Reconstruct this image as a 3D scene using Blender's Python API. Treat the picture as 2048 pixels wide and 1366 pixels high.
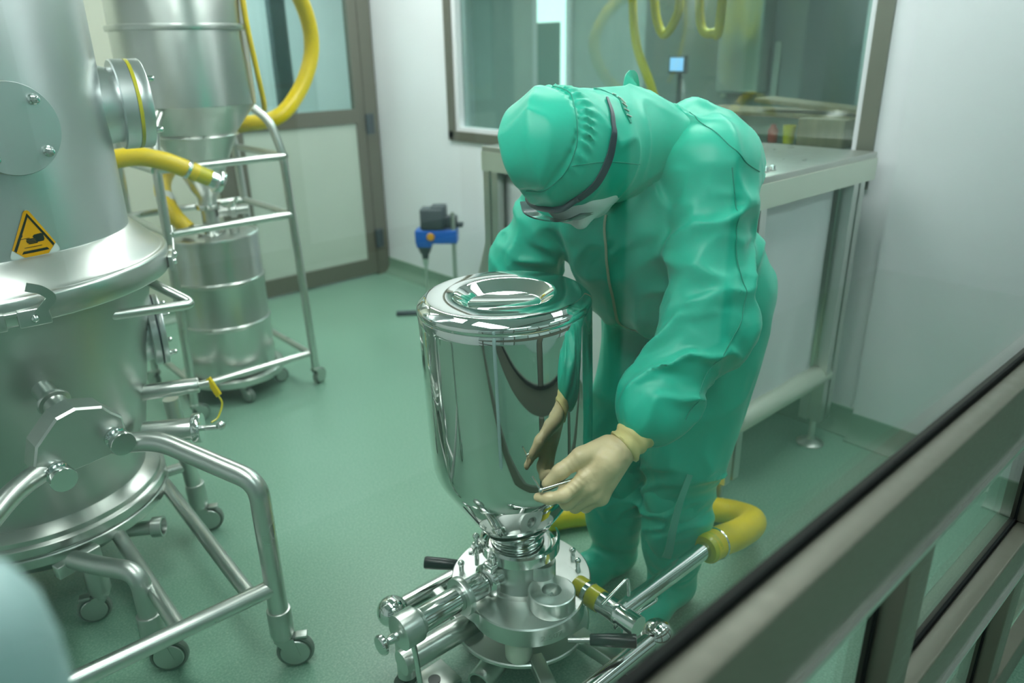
import bpy, bmesh, math, random
import numpy as np
from mathutils import Vector, Matrix
from mathutils.bvhtree import BVHTree

random.seed(7)
PI = math.pi
for o in list(bpy.data.objects):
    bpy.data.objects.remove(o, do_unlink=True)
S = bpy.context.scene
COL = S.collection

# ------------------------------------------------------------------ camera
CAM_POS = Vector((0.0, 0.0, 1.5))
FW = Vector((0.6175328, 0.6964218, -0.3655817))
RR = Vector((0.7435812, -0.6684223, -0.0172822))
UU = Vector((0.2563987, 0.2611674, 0.9306188))
cam_data = bpy.data.cameras.new('camera')
cam = bpy.data.objects.new('camera', cam_data)
COL.objects.link(cam)
m = Matrix.Identity(4)
for i in range(3):
    m[i][0], m[i][1], m[i][2], m[i][3] = RR[i], UU[i], -FW[i], CAM_POS[i]
cam.matrix_world = m
cam_data.sensor_width = 36.0
cam_data.lens = 26.22
cam_data.clip_start = 0.02
cam_data.dof.use_dof = True
cam_data.dof.focus_distance = 1.56
cam_data.dof.aperture_fstop = 2.3
S.camera = cam

# ------------------------------------------------------------------ world, exposure
W = bpy.data.worlds.new('world')
S.world = W
W.use_nodes = True
W.node_tree.nodes['Background'].inputs[0].default_value = (0.55, 0.72, 0.70, 1)
W.node_tree.nodes['Background'].inputs[1].default_value = 0.25
S.view_settings.view_transform = 'Standard'
S.view_settings.look = 'None'
S.view_settings.gamma = 1.0
S.view_settings.use_curve_mapping = False
S.view_settings.exposure = 0.0
try:
    S.cycles.caustics_reflective = False
    S.cycles.caustics_refractive = False
    S.cycles.use_denoising = True
    S.cycles.max_bounces = 10
    S.cycles.transparent_max_bounces = 16
    S.cycles.sample_clamp_indirect = 6.0
except Exception:
    pass

# ------------------------------------------------------------------ materials
MATS = {}


def mat(name, col, rough=0.5, metal=0.0, noise=0.0, nscale=20.0, stretch=(1, 1, 1), bump=0.0, bscale=200.0,
        emit=0.0, sheen=0.0, aniso=0.0, coat=0.0, spec=None, rnoise=0.0):
    if name in MATS:
        return MATS[name]
    m = bpy.data.materials.new(name)
    m.use_nodes = True
    nt = m.node_tree
    b = nt.nodes['Principled BSDF']
    c = (col[0], col[1], col[2], 1)
    b.inputs['Base Color'].default_value = c
    b.inputs['Roughness'].default_value = rough
    b.inputs['Metallic'].default_value = metal
    if aniso:
        b.inputs['Anisotropic'].default_value = aniso
    if sheen:
        b.inputs['Sheen Weight'].default_value = sheen
        b.inputs['Sheen Roughness'].default_value = 0.4
    if coat:
        b.inputs['Coat Weight'].default_value = coat
        b.inputs['Coat Roughness'].default_value = 0.08
    if spec is not None:
        b.inputs['Specular IOR Level'].default_value = spec
    if emit:
        b.inputs['Emission Color'].default_value = c
        b.inputs['Emission Strength'].default_value = emit
    if noise or bump or rnoise:
        tc = nt.nodes.new('ShaderNodeTexCoord')
        mp = nt.nodes.new('ShaderNodeMapping')
        mp.inputs['Scale'].default_value = stretch
        nt.links.new(tc.outputs['Object'], mp.inputs['Vector'])
        n = nt.nodes.new('ShaderNodeTexNoise')
        n.inputs['Scale'].default_value = nscale
        n.inputs['Detail'].default_value = 5
        nt.links.new(mp.outputs[0], n.inputs['Vector'])
        if noise:
            r = nt.nodes.new('ShaderNodeValToRGB')
            r.color_ramp.elements[0].position = 0.3
            r.color_ramp.elements[1].position = 0.7
            r.color_ramp.elements[0].color = tuple(max(0, x * (1 - noise)) for x in col) + (1,)
            r.color_ramp.elements[1].color = tuple(min(1, x * (1 + noise)) for x in col) + (1,)
            nt.links.new(n.outputs['Fac'], r.inputs[0])
            nt.links.new(r.outputs[0], b.inputs['Base Color'])
        if rnoise:
            mr = nt.nodes.new('ShaderNodeMapRange')
            mr.inputs['From Min'].default_value = 0.3
            mr.inputs['From Max'].default_value = 0.7
            mr.inputs['To Min'].default_value = max(0.01, rough - rnoise)
            mr.inputs['To Max'].default_value = rough + rnoise
            nt.links.new(n.outputs['Fac'], mr.inputs['Value'])
            nt.links.new(mr.outputs[0], b.inputs['Roughness'])
        if bump:
            n2 = nt.nodes.new('ShaderNodeTexNoise')
            n2.inputs['Scale'].default_value = bscale
            n2.inputs['Detail'].default_value = 4
            nt.links.new(mp.outputs[0], n2.inputs['Vector'])
            bp = nt.nodes.new('ShaderNodeBump')
            bp.inputs['Strength'].default_value = bump
            bp.inputs['Distance'].default_value = 0.004
            nt.links.new(n2.outputs['Fac'], bp.inputs['Height'])
            nt.links.new(bp.outputs[0], b.inputs['Normal'])
    MATS[name] = m
    return m


def glass_mat(name, tint, gloss=1.0, ior=1.5, fresnel_scale=1.0):
    m = bpy.data.materials.new(name)
    m.use_nodes = True
    nt = m.node_tree
    for n in list(nt.nodes):
        nt.nodes.remove(n)
    out = nt.nodes.new('ShaderNodeOutputMaterial')
    tr = nt.nodes.new('ShaderNodeBsdfTransparent')
    tr.inputs[0].default_value = tint + (1,)
    gl = nt.nodes.new('ShaderNodeBsdfGlossy')
    gl.inputs['Color'].default_value = (gloss, gloss, gloss, 1)
    gl.inputs['Roughness'].default_value = 0.01
    # Schlick reflectance, the same from both faces of the pane
    r0 = ((ior - 1) / (ior + 1)) ** 2
    lw = nt.nodes.new('ShaderNodeLayerWeight')
    lw.inputs['Blend'].default_value = 0.5
    pw = nt.nodes.new('ShaderNodeMath')
    pw.operation = 'POWER'
    pw.inputs[1].default_value = 5.0
    mu = nt.nodes.new('ShaderNodeMath')
    mu.operation = 'MULTIPLY_ADD'
    mu.inputs[1].default_value = (1 - r0) * fresnel_scale
    mu.inputs[2].default_value = r0 * fresnel_scale
    mu.use_clamp = True
    mx = nt.nodes.new('ShaderNodeMixShader')
    nt.links.new(lw.outputs['Facing'], pw.inputs[0])
    nt.links.new(pw.outputs[0], mu.inputs[0])
    nt.links.new(mu.outputs[0], mx.inputs[0])
    nt.links.new(tr.outputs[0], mx.inputs[1])
    nt.links.new(gl.outputs[0], mx.inputs[2])
    nt.links.new(mx.outputs[0], out.inputs[0])
    return m


M_WALL = mat('wall_paint', (0.80, 0.83, 0.86), 0.35, noise=0.01, nscale=3)
M_CREAM = mat('cream_panel', (0.62, 0.66, 0.55), 0.4)
M_CORR = mat('corridor_paint', (0.50, 0.60, 0.57), 0.5, noise=0.04, nscale=4)
M_CEIL = mat('ceiling_paint', (0.84, 0.87, 0.88), 0.6)
M_BASE = mat('green_coving', (0.17, 0.29, 0.21), 0.35)
M_FRAME = mat('bronze_aluminium', (0.165, 0.165, 0.130), 0.42, metal=0.4, rnoise=0.05, nscale=60, stretch=(1, 1, 8))
M_GASKET = mat('black_gasket', (0.006, 0.008, 0.008), 0.7, spec=0.15)
M_PANEL = mat('door_panel_green', (0.50, 0.59, 0.51), 0.42, noise=0.02, nscale=4)
M_STEEL = mat('satin_steel', (0.60, 0.63, 0.60), 0.30, 1.0, rnoise=0.03, nscale=4, stretch=(1, 1, .2))
M_TUBE = mat('tube_steel', (0.60, 0.63, 0.60), 0.30, 1.0, rnoise=0.03, nscale=8)
M_DULL = mat('dull_steel', (0.50, 0.54, 0.51), 0.36, 1.0, rnoise=0.04, nscale=3, stretch=(1, 1, .3))
M_MATTE = mat('bead_blasted_steel', (0.60, 0.65, 0.65), 0.33, 0.9, rnoise=0.03, nscale=3, noise=0.02)
M_MIRROR = mat('mirror_steel', (0.74, 0.77, 0.75), 0.035, 1.0)
M_CHROME = mat('polished_steel', (0.72, 0.75, 0.73), 0.13, 1.0)
M_MACH = mat('machined_steel', (0.66, 0.70, 0.67), 0.32, 1.0, aniso=0.3)
M_SUIT = mat('green_polyester', (0.016, 0.53, 0.365), 0.42, sheen=0.12, noise=0.05, nscale=7, bump=0.14, bscale=38, spec=0.42)
M_SUITD = mat('green_seam', (0.012, 0.33, 0.23), 0.6, bump=0.3, bscale=300)
M_ZIP = mat('cream_zip', (0.45, 0.56, 0.40), 0.5)
M_SKIN = mat('skin', (0.62, 0.36, 0.26), 0.5, noise=0.06, nscale=30)
M_GLOVE = mat('latex_glove', (0.78, 0.63, 0.36), 0.40, noise=0.06, nscale=24, bump=0.35, bscale=70, coat=0.1)
M_MASK = mat('white_mask', (0.72, 0.80, 0.74), 0.7, bump=0.1)
M_GOGG = mat('grey_strap', (0.045, 0.07, 0.085), 0.45)
M_LENS = mat('clear_lens', (0.25, 0.33, 0.34), 0.08, 0.0, coat=0.5)
M_HAIR = mat('dark_hair', (0.03, 0.02, 0.015), 0.6)
M_YEL = mat('yellow_hose', (0.80, 0.60, 0.004), 0.38, noise=0.05, nscale=10)
M_YELG = mat('yellow_sleeve', (0.60, 0.56, 0.01), 0.3, coat=0.3)
M_BLACK = mat('black_plastic', (0.012, 0.018, 0.022), 0.3)
M_RUBBER = mat('rubber', (0.03, 0.045, 0.04), 0.5)
M_WHEEL = mat('grey_wheel', (0.17, 0.22, 0.19), 0.42)
M_WHITE = mat('white_plastic', (0.72, 0.78, 0.70), 0.4)
M_PALE = mat('pale_cylinder', (0.78, 0.84, 0.70), 0.35)
M_SHEET = mat('white_sheet', (0.74, 0.77, 0.78), 0.45, bump=0.15, bscale=14)
M_BLUE = mat('blue_housing', (0.015, 0.13, 0.52), 0.35)
M_ORANGE = mat('orange_knob', (0.65, 0.33, 0.04), 0.4)
M_DGREY = mat('dark_grey', (0.05, 0.075, 0.085), 0.45)
M_SIGNY = mat('sign_yellow', (0.78, 0.40, 0.003), 0.4)
M_SIGNK = mat('sign_black', (0.006, 0.02, 0.012), 0.45)
M_SIGNW = mat('sign_white', (0.70, 0.80, 0.76), 0.4)
M_WOOD = mat('brown_board', (0.35, 0.22, 0.13), 0.5, noise=0.25, nscale=5, stretch=(1, 8, 1))
M_SCREEN = mat('lit_screen', (0.30, 0.55, 0.95), 0.3, emit=1.2)
M_TABLE = mat('table_steel', (0.46, 0.48, 0.44), 0.32, 0.9, rnoise=0.05, nscale=20)
M_FASCIA = mat('table_fascia', (0.60, 0.66, 0.56), 0.4, 0.3)
M_LIGHT = mat('light_diffuser', (1.0, 1.0, 0.97), 0.5, emit=15)
M_LIGHTC = mat('corridor_diffuser', (0.86, 1.0, 0.97), 0.5, emit=8.5)
M_LIGHTN = mat('far_room_diffuser', (0.90, 1.0, 0.98), 0.5, emit=40.0)
M_LIGHTA = mat('anteroom_diffuser', (0.95, 1.0, 1.0), 0.5, emit=30)
M_PANE = glass_mat('front_glass', (0.95, 0.985, 0.98), 0.85, 1.45)
M_WINPANE = glass_mat('window_glass', (0.78, 0.90, 0.87), 0.9, 1.6, 1.6)


def floor_material():
    m = bpy.data.materials.new('green_vinyl')
    m.use_nodes = True
    nt = m.node_tree
    b = nt.nodes['Principled BSDF']
    tc = nt.nodes.new('ShaderNodeTexCoord')
    n1 = nt.nodes.new('ShaderNodeTexNoise')
    n1.inputs['Scale'].default_value = 170
    n1.inputs['Detail'].default_value = 3
    n2 = nt.nodes.new('ShaderNodeTexNoise')
    n2.inputs['Scale'].default_value = 2.2
    n2.inputs['Detail'].default_value = 4
    for n in (n1, n2):
        nt.links.new(tc.outputs['Object'], n.inputs['Vector'])
    r = nt.nodes.new('ShaderNodeValToRGB')
    e = r.color_ramp.elements
    e[0].position = 0.36
    e[0].color = (0.165, 0.335, 0.245, 1)
    e[1].position = 0.72
    e[1].color = (0.30, 0.47, 0.37, 1)
    mid = e.new(0.52)
    mid.color = (0.205, 0.385, 0.285, 1)
    nt.links.new(n1.outputs['Fac'], r.inputs[0])
    mx = nt.nodes.new('ShaderNodeMixRGB')
    mx.blend_type = 'MULTIPLY'
    mx.inputs[0].default_value = 0.35
    r2 = nt.nodes.new('ShaderNodeValToRGB')
    r2.color_ramp.elements[0].color = (0.75, 0.80, 0.70, 1)
    r2.color_ramp.elements[1].color = (1, 1, 1, 1)
    nt.links.new(n2.outputs['Fac'], r2.inputs[0])
    nt.links.new(r.outputs[0], mx.inputs[1])
    nt.links.new(r2.outputs[0], mx.inputs[2])
    nt.links.new(mx.outputs[0], b.inputs['Base Color'])
    b.inputs['Roughness'].default_value = 0.33
    b.inputs['Specular IOR Level'].default_value = 0.45
    return m


M_FLOOR = floor_material()

# ------------------------------------------------------------------ mesh helpers
ORIGIN = {}


class MB:
    """collects shapes in world coordinates and links them as one mesh object"""

    def __init__(self):
        self.v = []
        self.f = []

    def add(self, vs, fs):
        k = len(self.v)
        self.v += [tuple(p) for p in vs]
        self.f += [tuple(i + k for i in f) for f in fs]
        return self

    def box(self, x0, x1, y0, y1, z0, z1):
        vs = [(x, y, z) for z in (z0, z1) for y in (y0, y1) for x in (x0, x1)]
        return self.add(vs, [(0, 2, 3, 1), (4, 5, 7, 6), (0, 1, 5, 4), (2, 6, 7, 3), (0, 4, 6, 2), (1, 3, 7, 5)])

    def obox(self, c, ax, ay, az, bev=0.0):
        """oriented box, half-extent vectors ax ay az, optionally bevelled edges"""
        c, ax, ay, az = Vector(c), Vector(ax), Vector(ay), Vector(az)
        if not bev:
            vs = [c + sx * ax + sy * ay + sz * az for sz in (-1, 1) for sy in (-1, 1) for sx in (-1, 1)]
            return self.add(vs, [(0, 2, 3, 1), (4, 5, 7, 6), (0, 1, 5, 4), (2, 6, 7, 3), (0, 4, 6, 2), (1, 3, 7, 5)])
        bm = bmesh.new()
        bmesh.ops.create_cube(bm, size=2.0)
        lx, ly, lz = ax.length, ay.length, az.length
        for v in bm.verts:
            v.co = Vector((v.co.x * lx, v.co.y * ly, v.co.z * lz))
        bmesh.ops.bevel(bm, geom=list(bm.edges), offset=bev, segments=3, affect='EDGES', profile=0.5)
        ux, uy, uz = ax.normalized(), ay.normalized(), az.normalized()
        vs = [c + ux * v.co.x + uy * v.co.y + uz * v.co.z for v in bm.verts]
        bm.verts.index_update()
        fs = [[v.index for v in f.verts] for f in bm.faces]
        bm.free()
        return self.add(vs, fs)

    def lathe(self, prof, c=(0, 0, 0), axis=(0, 0, 1), n=64, a0=0.0, a1=2 * PI):
        """prof: list of (r, h) along axis from c"""
        c, ax = Vector(c), Vector(axis).normalized()
        t = Vector((1, 0, 0)) if abs(ax.x) < 0.9 else Vector((0, 1, 0))
        e1 = (t - ax * t.dot(ax)).normalized()
        e2 = ax.cross(e1)
        full = abs(a1 - a0 - 2 * PI) < 1e-6
        cols = n if full else n + 1
        vs, fs, rows = [], [], []
        for r, h in prof:
            if r < 1e-6:
                rows.append([len(vs)] * cols)
                vs.append(c + ax * h)
            else:
                row = []
                for i in range(cols):
                    a = a0 + (a1 - a0) * i / n
                    row.append(len(vs))
                    vs.append(c + ax * h + (e1 * math.cos(a) + e2 * math.sin(a)) * r)
                rows.append(row)
        for A, B in zip(rows[:-1], rows[1:]):
            for i in range(n):
                j = (i + 1) % cols
                q = []
                for k in (A[i], A[j], B[j], B[i]):
                    if k not in q:
                        q.append(k)
                if len(q) > 2:
                    fs.append(q)
        return self.add(vs, fs)

    def cyl(self, a, b, r, r2=None, n=32, bev=0.0):
        a, b = Vector(a), Vector(b)
        L = (b - a).length
        r2 = r if r2 is None else r2
        if bev:
            prof = [(0, 0), (r - bev, 0), (r - bev * .3, bev * .3), (r, bev), (r2, L - bev), (r2 - bev * .3, L - bev * .3), (r2 - bev, L), (0, L)]
        else:
            prof = [(0, 0), (r, 0), (r2, L), (0, L)]
        return self.lathe(prof, a, b - a, n)

    def sphere(self, c, r, n=32, m=16, sc=(1, 1, 1)):
        prof = [(r * math.sin(PI * i / m), -r * math.cos(PI * i / m)) for i in range(m + 1)]
        k = len(self.v)
        self.lathe(prof, (0, 0, 0), (0, 0, 1), n)
        for i in range(k, len(self.v)):
            p = self.v[i]
            self.v[i] = (c[0] + p[0] * sc[0], c[1] + p[1] * sc[1], c[2] + p[2] * sc[2])
        return self

    def torus(self, c, axis, R, r, n=64, m=12):
        prof = [(R + r * math.cos(2 * PI * i / m), r * math.sin(2 * PI * i / m)) for i in range(m + 1)]
        return self.lathe(prof, c, axis, n)

    def tube(self, pts, r, n=16, caps=True, radii=None):
        P = [Vector(p) for p in pts]
        T = []
        for i in range(len(P)):
            d = (P[min(i + 1, len(P) - 1)] - P[max(i - 1, 0)])
            T.append(d.normalized())
        t = Vector((0, 0, 1)) if abs(T[0].z) < 0.9 else Vector((1, 0, 0))
        e1 = (t - T[0] * t.dot(T[0])).normalized()
        vs, fs = [], []
        for i, p in enumerate(P):
            e1 = (e1 - T[i] * e1.dot(T[i])).normalized()
            e2 = T[i].cross(e1)
            rr = radii[i] if radii else r
            for k in range(n):
                a = 2 * PI * k / n
                vs.append(p + (e1 * math.cos(a) + e2 * math.sin(a)) * rr)
        for i in range(len(P) - 1):
            for k in range(n):
                l = (k + 1) % n
                fs.append((i * n + k, i * n + l, (i + 1) * n + l, (i + 1) * n + k))
        if caps:
            fs.append(tuple(range(n - 1, -1, -1)))
            fs.append(tuple(range((len(P) - 1) * n, len(P) * n)))
        return self.add(vs, fs)

    def prism(self, poly, c, ex, ey, ez, h):
        """2-D polygon in the ex/ey plane, extruded h along ez"""
        c, ex, ey, ez = Vector(c), Vector(ex), Vector(ey), Vector(ez)
        n = len(poly)
        vs = [c + ex * x + ey * y for x, y in poly] + [c + ex * x + ey * y + ez * h for x, y in poly]
        fs = [tuple(range(n - 1, -1, -1)), tuple(range(n, 2 * n))]
        fs += [(i, (i + 1) % n, n + (i + 1) % n, n + i) for i in range(n)]
        return self.add(vs, fs)

    def build(self, name, material, parent=None, smooth=38, origin=None):
        return link_mesh(name, self.v, self.f, material, parent, smooth, origin)


def link_mesh(name, v, f, material, parent=None, smooth=38, origin=None):
    me = bpy.data.meshes.new(name)
    if parent is not None:
        o0 = ORIGIN[parent.name]
    elif origin is not None:
        o0 = Vector(origin)
    else:
        a = np.array(v)
        o0 = Vector(((a[:, 0].min() + a[:, 0].max()) / 2, (a[:, 1].min() + a[:, 1].max()) / 2, a[:, 2].min()))
    arr = np.array(v, dtype=float) - np.array(o0)
    me.from_pydata(arr.tolist(), [], [list(q) for q in f])
    bm = bmesh.new()
    bm.from_mesh(me)
    bmesh.ops.recalc_face_normals(bm, faces=bm.faces)
    bm.to_mesh(me)
    bm.free()
    me.materials.append(material)
    me.shade_smooth()
    if smooth < 180:
        me.set_sharp_from_angle(angle=math.radians(smooth))
    ob = bpy.data.objects.new(name, me)
    COL.objects.link(ob)
    if parent is not None:
        ob.parent = parent
    else:
        ob.location = o0
    ORIGIN[ob.name] = o0
    return ob


def tag(o, label, cat, group=None, kind=None):
    o['label'] = label
    o['category'] = cat
    if group:
        o['group'] = group
    if kind:
        o['kind'] = kind
    return o


def thing(name, label, cat, loc, group=None):
    o = bpy.data.objects.new(name, None)
    COL.objects.link(o)
    o.location = loc
    o.empty_display_size = 0.05
    ORIGIN[o.name] = Vector(loc)
    return tag(o, label, cat, group)


def struct(o):
    o['kind'] = 'structure'
    return o


def fillet(pts, r, n=6):
    """polyline with rounded corners"""
    P = [Vector(p) for p in pts]
    out = [P[0]]
    for i in range(1, len(P) - 1):
        a, b, c = P[i - 1], P[i], P[i + 1]
        d1, d2 = (a - b), (c - b)
        rr = min(r, d1.length * 0.48, d2.length * 0.48)
        s, e = b + d1.normalized() * rr, b + d2.normalized() * rr
        for k in range(n + 1):
            t = k / n
            out.append(s * (1 - t) ** 2 + b * 2 * t * (1 - t) + e * t ** 2)
    out.append(P[-1])
    return out


def spline(pts, n=10):
    P = [Vector(p) for p in pts]
    P = [P[0] * 2 - P[1]] + P + [P[-1] * 2 - P[-2]]
    out = []
    for i in range(1, len(P) - 2):
        a, b, c, d = P[i - 1:i + 3]
        for k in range(n):
            t = k / n
            out.append(0.5 * ((2 * b) + (c - a) * t + (2 * a - 5 * b + 4 * c - d) * t * t + (3 * b - a - 3 * c + d) * t ** 3))
    out.append(P[-2])
    return out


# ------------------------------------------------------------------ implicit surfaces (cloth, gloves, body)
RNG = np.random.RandomState(11)
_ND = RNG.normal(size=(24, 3))
_NP = RNG.uniform(0, 6.28, 24)


def noise(P, scale, seed=0):
    s = 0
    for k in range(5):
        i = (seed * 5 + k) % 24
        s = s + np.sin(P @ (_ND[i] * scale * (1 + 0.35 * k)) + _NP[i] + 1.7 * seed)
    return s / 3.2


def ridged(q, sharp=0.55):
    return np.exp(-(np.abs(np.sin(q)) / sharp) ** 1.6)


def sdf_field(prims, vox, k, pad=0.03):
    lo, hi = np.full(3, 1e9), np.full(3, -1e9)
    for p in prims:
        if p[0] == 'c':
            r = max(p[3], p[4])
            for q in (p[1], p[2]):
                lo = np.minimum(lo, np.array(q) - r)
                hi = np.maximum(hi, np.array(q) + r)
        else:
            r = max(p[2])
            lo = np.minimum(lo, np.array(p[1]) - r)
            hi = np.maximum(hi, np.array(p[1]) + r)
    lo -= pad
    hi += pad
    n = np.ceil((hi - lo) / vox).astype(int) + 1
    F = np.full(n, 0.12)
    for p in prims:
        if p[0] == 'c':
            a, b, ra, rb = np.array(p[1], float), np.array(p[2], float), p[3], p[4]
            fold = p[5] if len(p) > 5 else None
            r = max(ra, rb)
            l, h = np.minimum(a, b) - r, np.maximum(a, b) + r
        else:
            ctr, rad = np.array(p[1], float), np.array(p[2], float)
            R = np.array(p[3], float) if len(p) > 3 and p[3] is not None else np.eye(3)
            fold = p[4] if len(p) > 4 else None
            l, h = ctr - rad.max(), ctr + rad.max()
        mg = k + 3 * vox + 0.02
        i0 = np.maximum(((l - mg - lo) / vox).astype(int), 0)
        i1 = np.minimum(((h + mg - lo) / vox).astype(int) + 2, n)
        ax = [lo[d] + vox * np.arange(i0[d], i1[d]) for d in range(3)]
        G = np.stack(np.meshgrid(*ax, indexing='ij'), -1)
        sh = G.shape[:3]
        P = G.reshape(-1, 3)
        if p[0] == 'c':
            ab = b - a
            L2 = ab @ ab
            t = np.clip((P - a) @ ab / max(L2, 1e-12), 0, 1)
            V = P - a - t[:, None] * ab
            d = np.linalg.norm(V, axis=1) - (ra + (rb - ra) * t)
            if fold is not None:
                u = ab / math.sqrt(L2)
                t0 = np.array([0, 0, 1.0]) if abs(u[2]) < 0.8 else np.array([1.0, 0, 0])
                e1 = t0 - u * (t0 @ u)
                e1 /= np.linalg.norm(e1)
                e2 = np.cross(u, e1)
                th = np.arctan2(V @ e2, V @ e1)
                d = d - fold(P, t * math.sqrt(L2), th)
        else:
            Q = (P - ctr) @ R
            q = Q / rad
            l1 = np.linalg.norm(q, axis=1)
            l2 = np.linalg.norm(q / rad, axis=1)
            d = l1 * (l1 - 1) / np.maximum(l2, 1e-9)
            if fold is not None:
                d = d - fold(P, None, None)
        d = d.reshape(sh)
        sl = tuple(slice(i0[x], i1[x]) for x in range(3))
        A = F[sl]
        hh = np.maximum(k - np.abs(A - d), 0) / k
        F[sl] = np.minimum(A, d) - hh * hh * k * 0.25
    return F, lo


def surface_nets(F, lo, vox):
    inside = F < 0
    nx, ny, nz = F.shape
    cnt = np.zeros((nx - 1, ny - 1, nz - 1), int)
    for dx in (0, 1):
        for dy in (0, 1):
            for dz in (0, 1):
                cnt += inside[dx:nx - 1 + dx, dy:ny - 1 + dy, dz:nz - 1 + dz]
    act = (cnt > 0) & (cnt < 8)
    idx = -np.ones(act.shape, int)
    cells = np.argwhere(act)
    idx[act] = np.arange(len(cells))
    acc = np.zeros((len(cells), 3))
    num = np.zeros(len(cells))
    corners = [(x, y, z) for x in (0, 1) for y in (0, 1) for z in (0, 1)]
    for i, c0 in enumerate(corners):
        for c1 in corners[i + 1:]:
            if sum(abs(a - b) for a, b in zip(c0, c1)) != 1:
                continue
            f0 = F[cells[:, 0] + c0[0], cells[:, 1] + c0[1], cells[:, 2] + c0[2]]
            f1 = F[cells[:, 0] + c1[0], cells[:, 1] + c1[1], cells[:, 2] + c1[2]]
            ok = (f0 < 0) != (f1 < 0)
            t = np.where(ok, f0 / np.where(f0 - f1 == 0, 1, f0 - f1), 0)
            p = np.array(c0) + t[:, None] * (np.array(c1) - np.array(c0))
            acc += np.where(ok[:, None], p, 0)
            num += ok
    V = lo + vox * (cells + acc / np.maximum(num, 1)[:, None])
    faces = []
    for d in range(3):
        e = [0, 0, 0]
        e[d] = 1
        a = inside[:nx - e[0], :ny - e[1], :nz - e[2]]
        b = inside[e[0]:, e[1]:, e[2]:]
        E = np.argwhere(a != b)
        o1, o2 = [x for x in range(3) if x != d]
        E = E[(E[:, o1] > 0) & (E[:, o2] > 0) & (E[:, o1] < F.shape[o1] - 1) & (E[:, o2] < F.shape[o2] - 1)]
        q = []
        for s1, s2 in ((-1, -1), (0, -1), (0, 0), (-1, 0)):
            c = E.copy()
            c[:, o1] += s1
            c[:, o2] += s2
            q.append(idx[c[:, 0], c[:, 1], c[:, 2]])
        Q = np.stack(q, 1)
        faces.append(Q[(Q >= 0).all(1)])
    return V, np.concatenate(faces)


def relax(V, Fc, it=2, lam=0.5):
    n = len(V)
    for _ in range(it):
        acc = np.zeros_like(V)
        num = np.zeros(n)
        for a, b in ((0, 1), (1, 2), (2, 3), (3, 0)):
            np.add.at(acc, Fc[:, a], V[Fc[:, b]])
            np.add.at(acc, Fc[:, b], V[Fc[:, a]])
            np.add.at(num, Fc[:, a], 1)
            np.add.at(num, Fc[:, b], 1)
        V = V + lam * (acc / np.maximum(num, 1)[:, None] - V)
    return V


def implicit(name, prims, vox, k, material, parent=None, origin=None, it=2, cut=None):
    F, lo = sdf_field(prims, vox, k)
    if cut is not None:
        n = F.shape
        G = np.stack(np.meshgrid(*[lo[d] + vox * np.arange(n[d]) for d in range(3)], indexing='ij'), -1)
        F = np.maximum(F, cut(G))
    V, Fc = surface_nets(F, lo, vox)
    V = relax(V, Fc, it)
    return link_mesh(name, V.tolist(), Fc.tolist(), material, parent, 180, origin)


def bvh_of(ob):
    o0 = ORIGIN[ob.name]
    me = ob.data
    return BVHTree.FromPolygons([v.co + o0 for v in me.vertices], [tuple(p.vertices) for p in me.polygons])


def snap_path(bvh, pts, off=0.0, n=8):
    out = []
    for p in spline(pts, n):
        loc, nor, _, _ = bvh.find_nearest(p)
        if (p - loc).dot(nor) < 0:
            pass
        out.append([loc, nor])
    for _ in range(6):
        for i in range(1, len(out) - 1):
            out[i] = [(out[i - 1][0] + out[i][0] * 2 + out[i + 1][0]) / 4, ((out[i - 1][1] + out[i][1] * 2 + out[i + 1][1]) / 4).normalized()]
    fin = []
    for p, nr in out:
        loc, nor, _, _ = bvh.find_nearest(p)
        lift = max(0.0, (loc - p).dot(nor))
        fin.append((p + nr * (off + lift), nr))
    return fin


def ribbon(path, width, thick):
    """flat strip following (point, normal) samples"""
    vs, fs = [], []
    path = list(path)
    n = len(path)
    for i, (p, nr) in enumerate(path):
        d = (path[min(i + 1, n - 1)][0] - path[max(i - 1, 0)][0]).normalized()
        s = d.cross(nr).normalized()
        w = width[i] if isinstance(width, (list, tuple)) else width
        for a, b in ((-1, 0), (1, 0), (1, 1), (-1, 1)):
            vs.append(p + s * (w / 2 * a) + nr * (thick * b))
    for i in range(n - 1):
        for k in range(4):
            l = (k + 1) % 4
            fs.append((i * 4 + k, i * 4 + l, (i + 1) * 4 + l, (i + 1) * 4 + k))
    fs += [(0, 1, 2, 3), tuple((n - 1) * 4 + k for k in (3, 2, 1, 0))]
    return vs, fs


# ================================================================== SETTING
XW = 2.84       # window wall
YB = 4.55       # door wall
YG = 0.29       # front glass plane
ZC = 2.6
X0 = -1.9
o = MB().box(X0, XW + 2.6, -1.5, YB + 2.0, -0.1, 0).build('floor', M_FLOOR)
struct(o)
struct(MB().box(X0, XW + 2.6, -1.5, YB + 2.0, ZC, ZC + 0.1).build('ceiling', M_CEIL))

# window wall (right) with its opening
WY0, WY1, WZ0, WZ1 = 1.20, 3.73, 1.00, 2.15
w = MB()
w.box(XW, XW + 0.10, YG, WY0, 0, ZC)
w.box(XW, XW + 0.10, WY1, YB + 0.1, 0, ZC)
w.box(XW, XW + 0.10, WY0, WY1, 0, WZ0)
w.box(XW, XW + 0.10, WY0, WY1, WZ1, ZC)
struct(w.build('wall_right', M_WALL))
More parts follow.
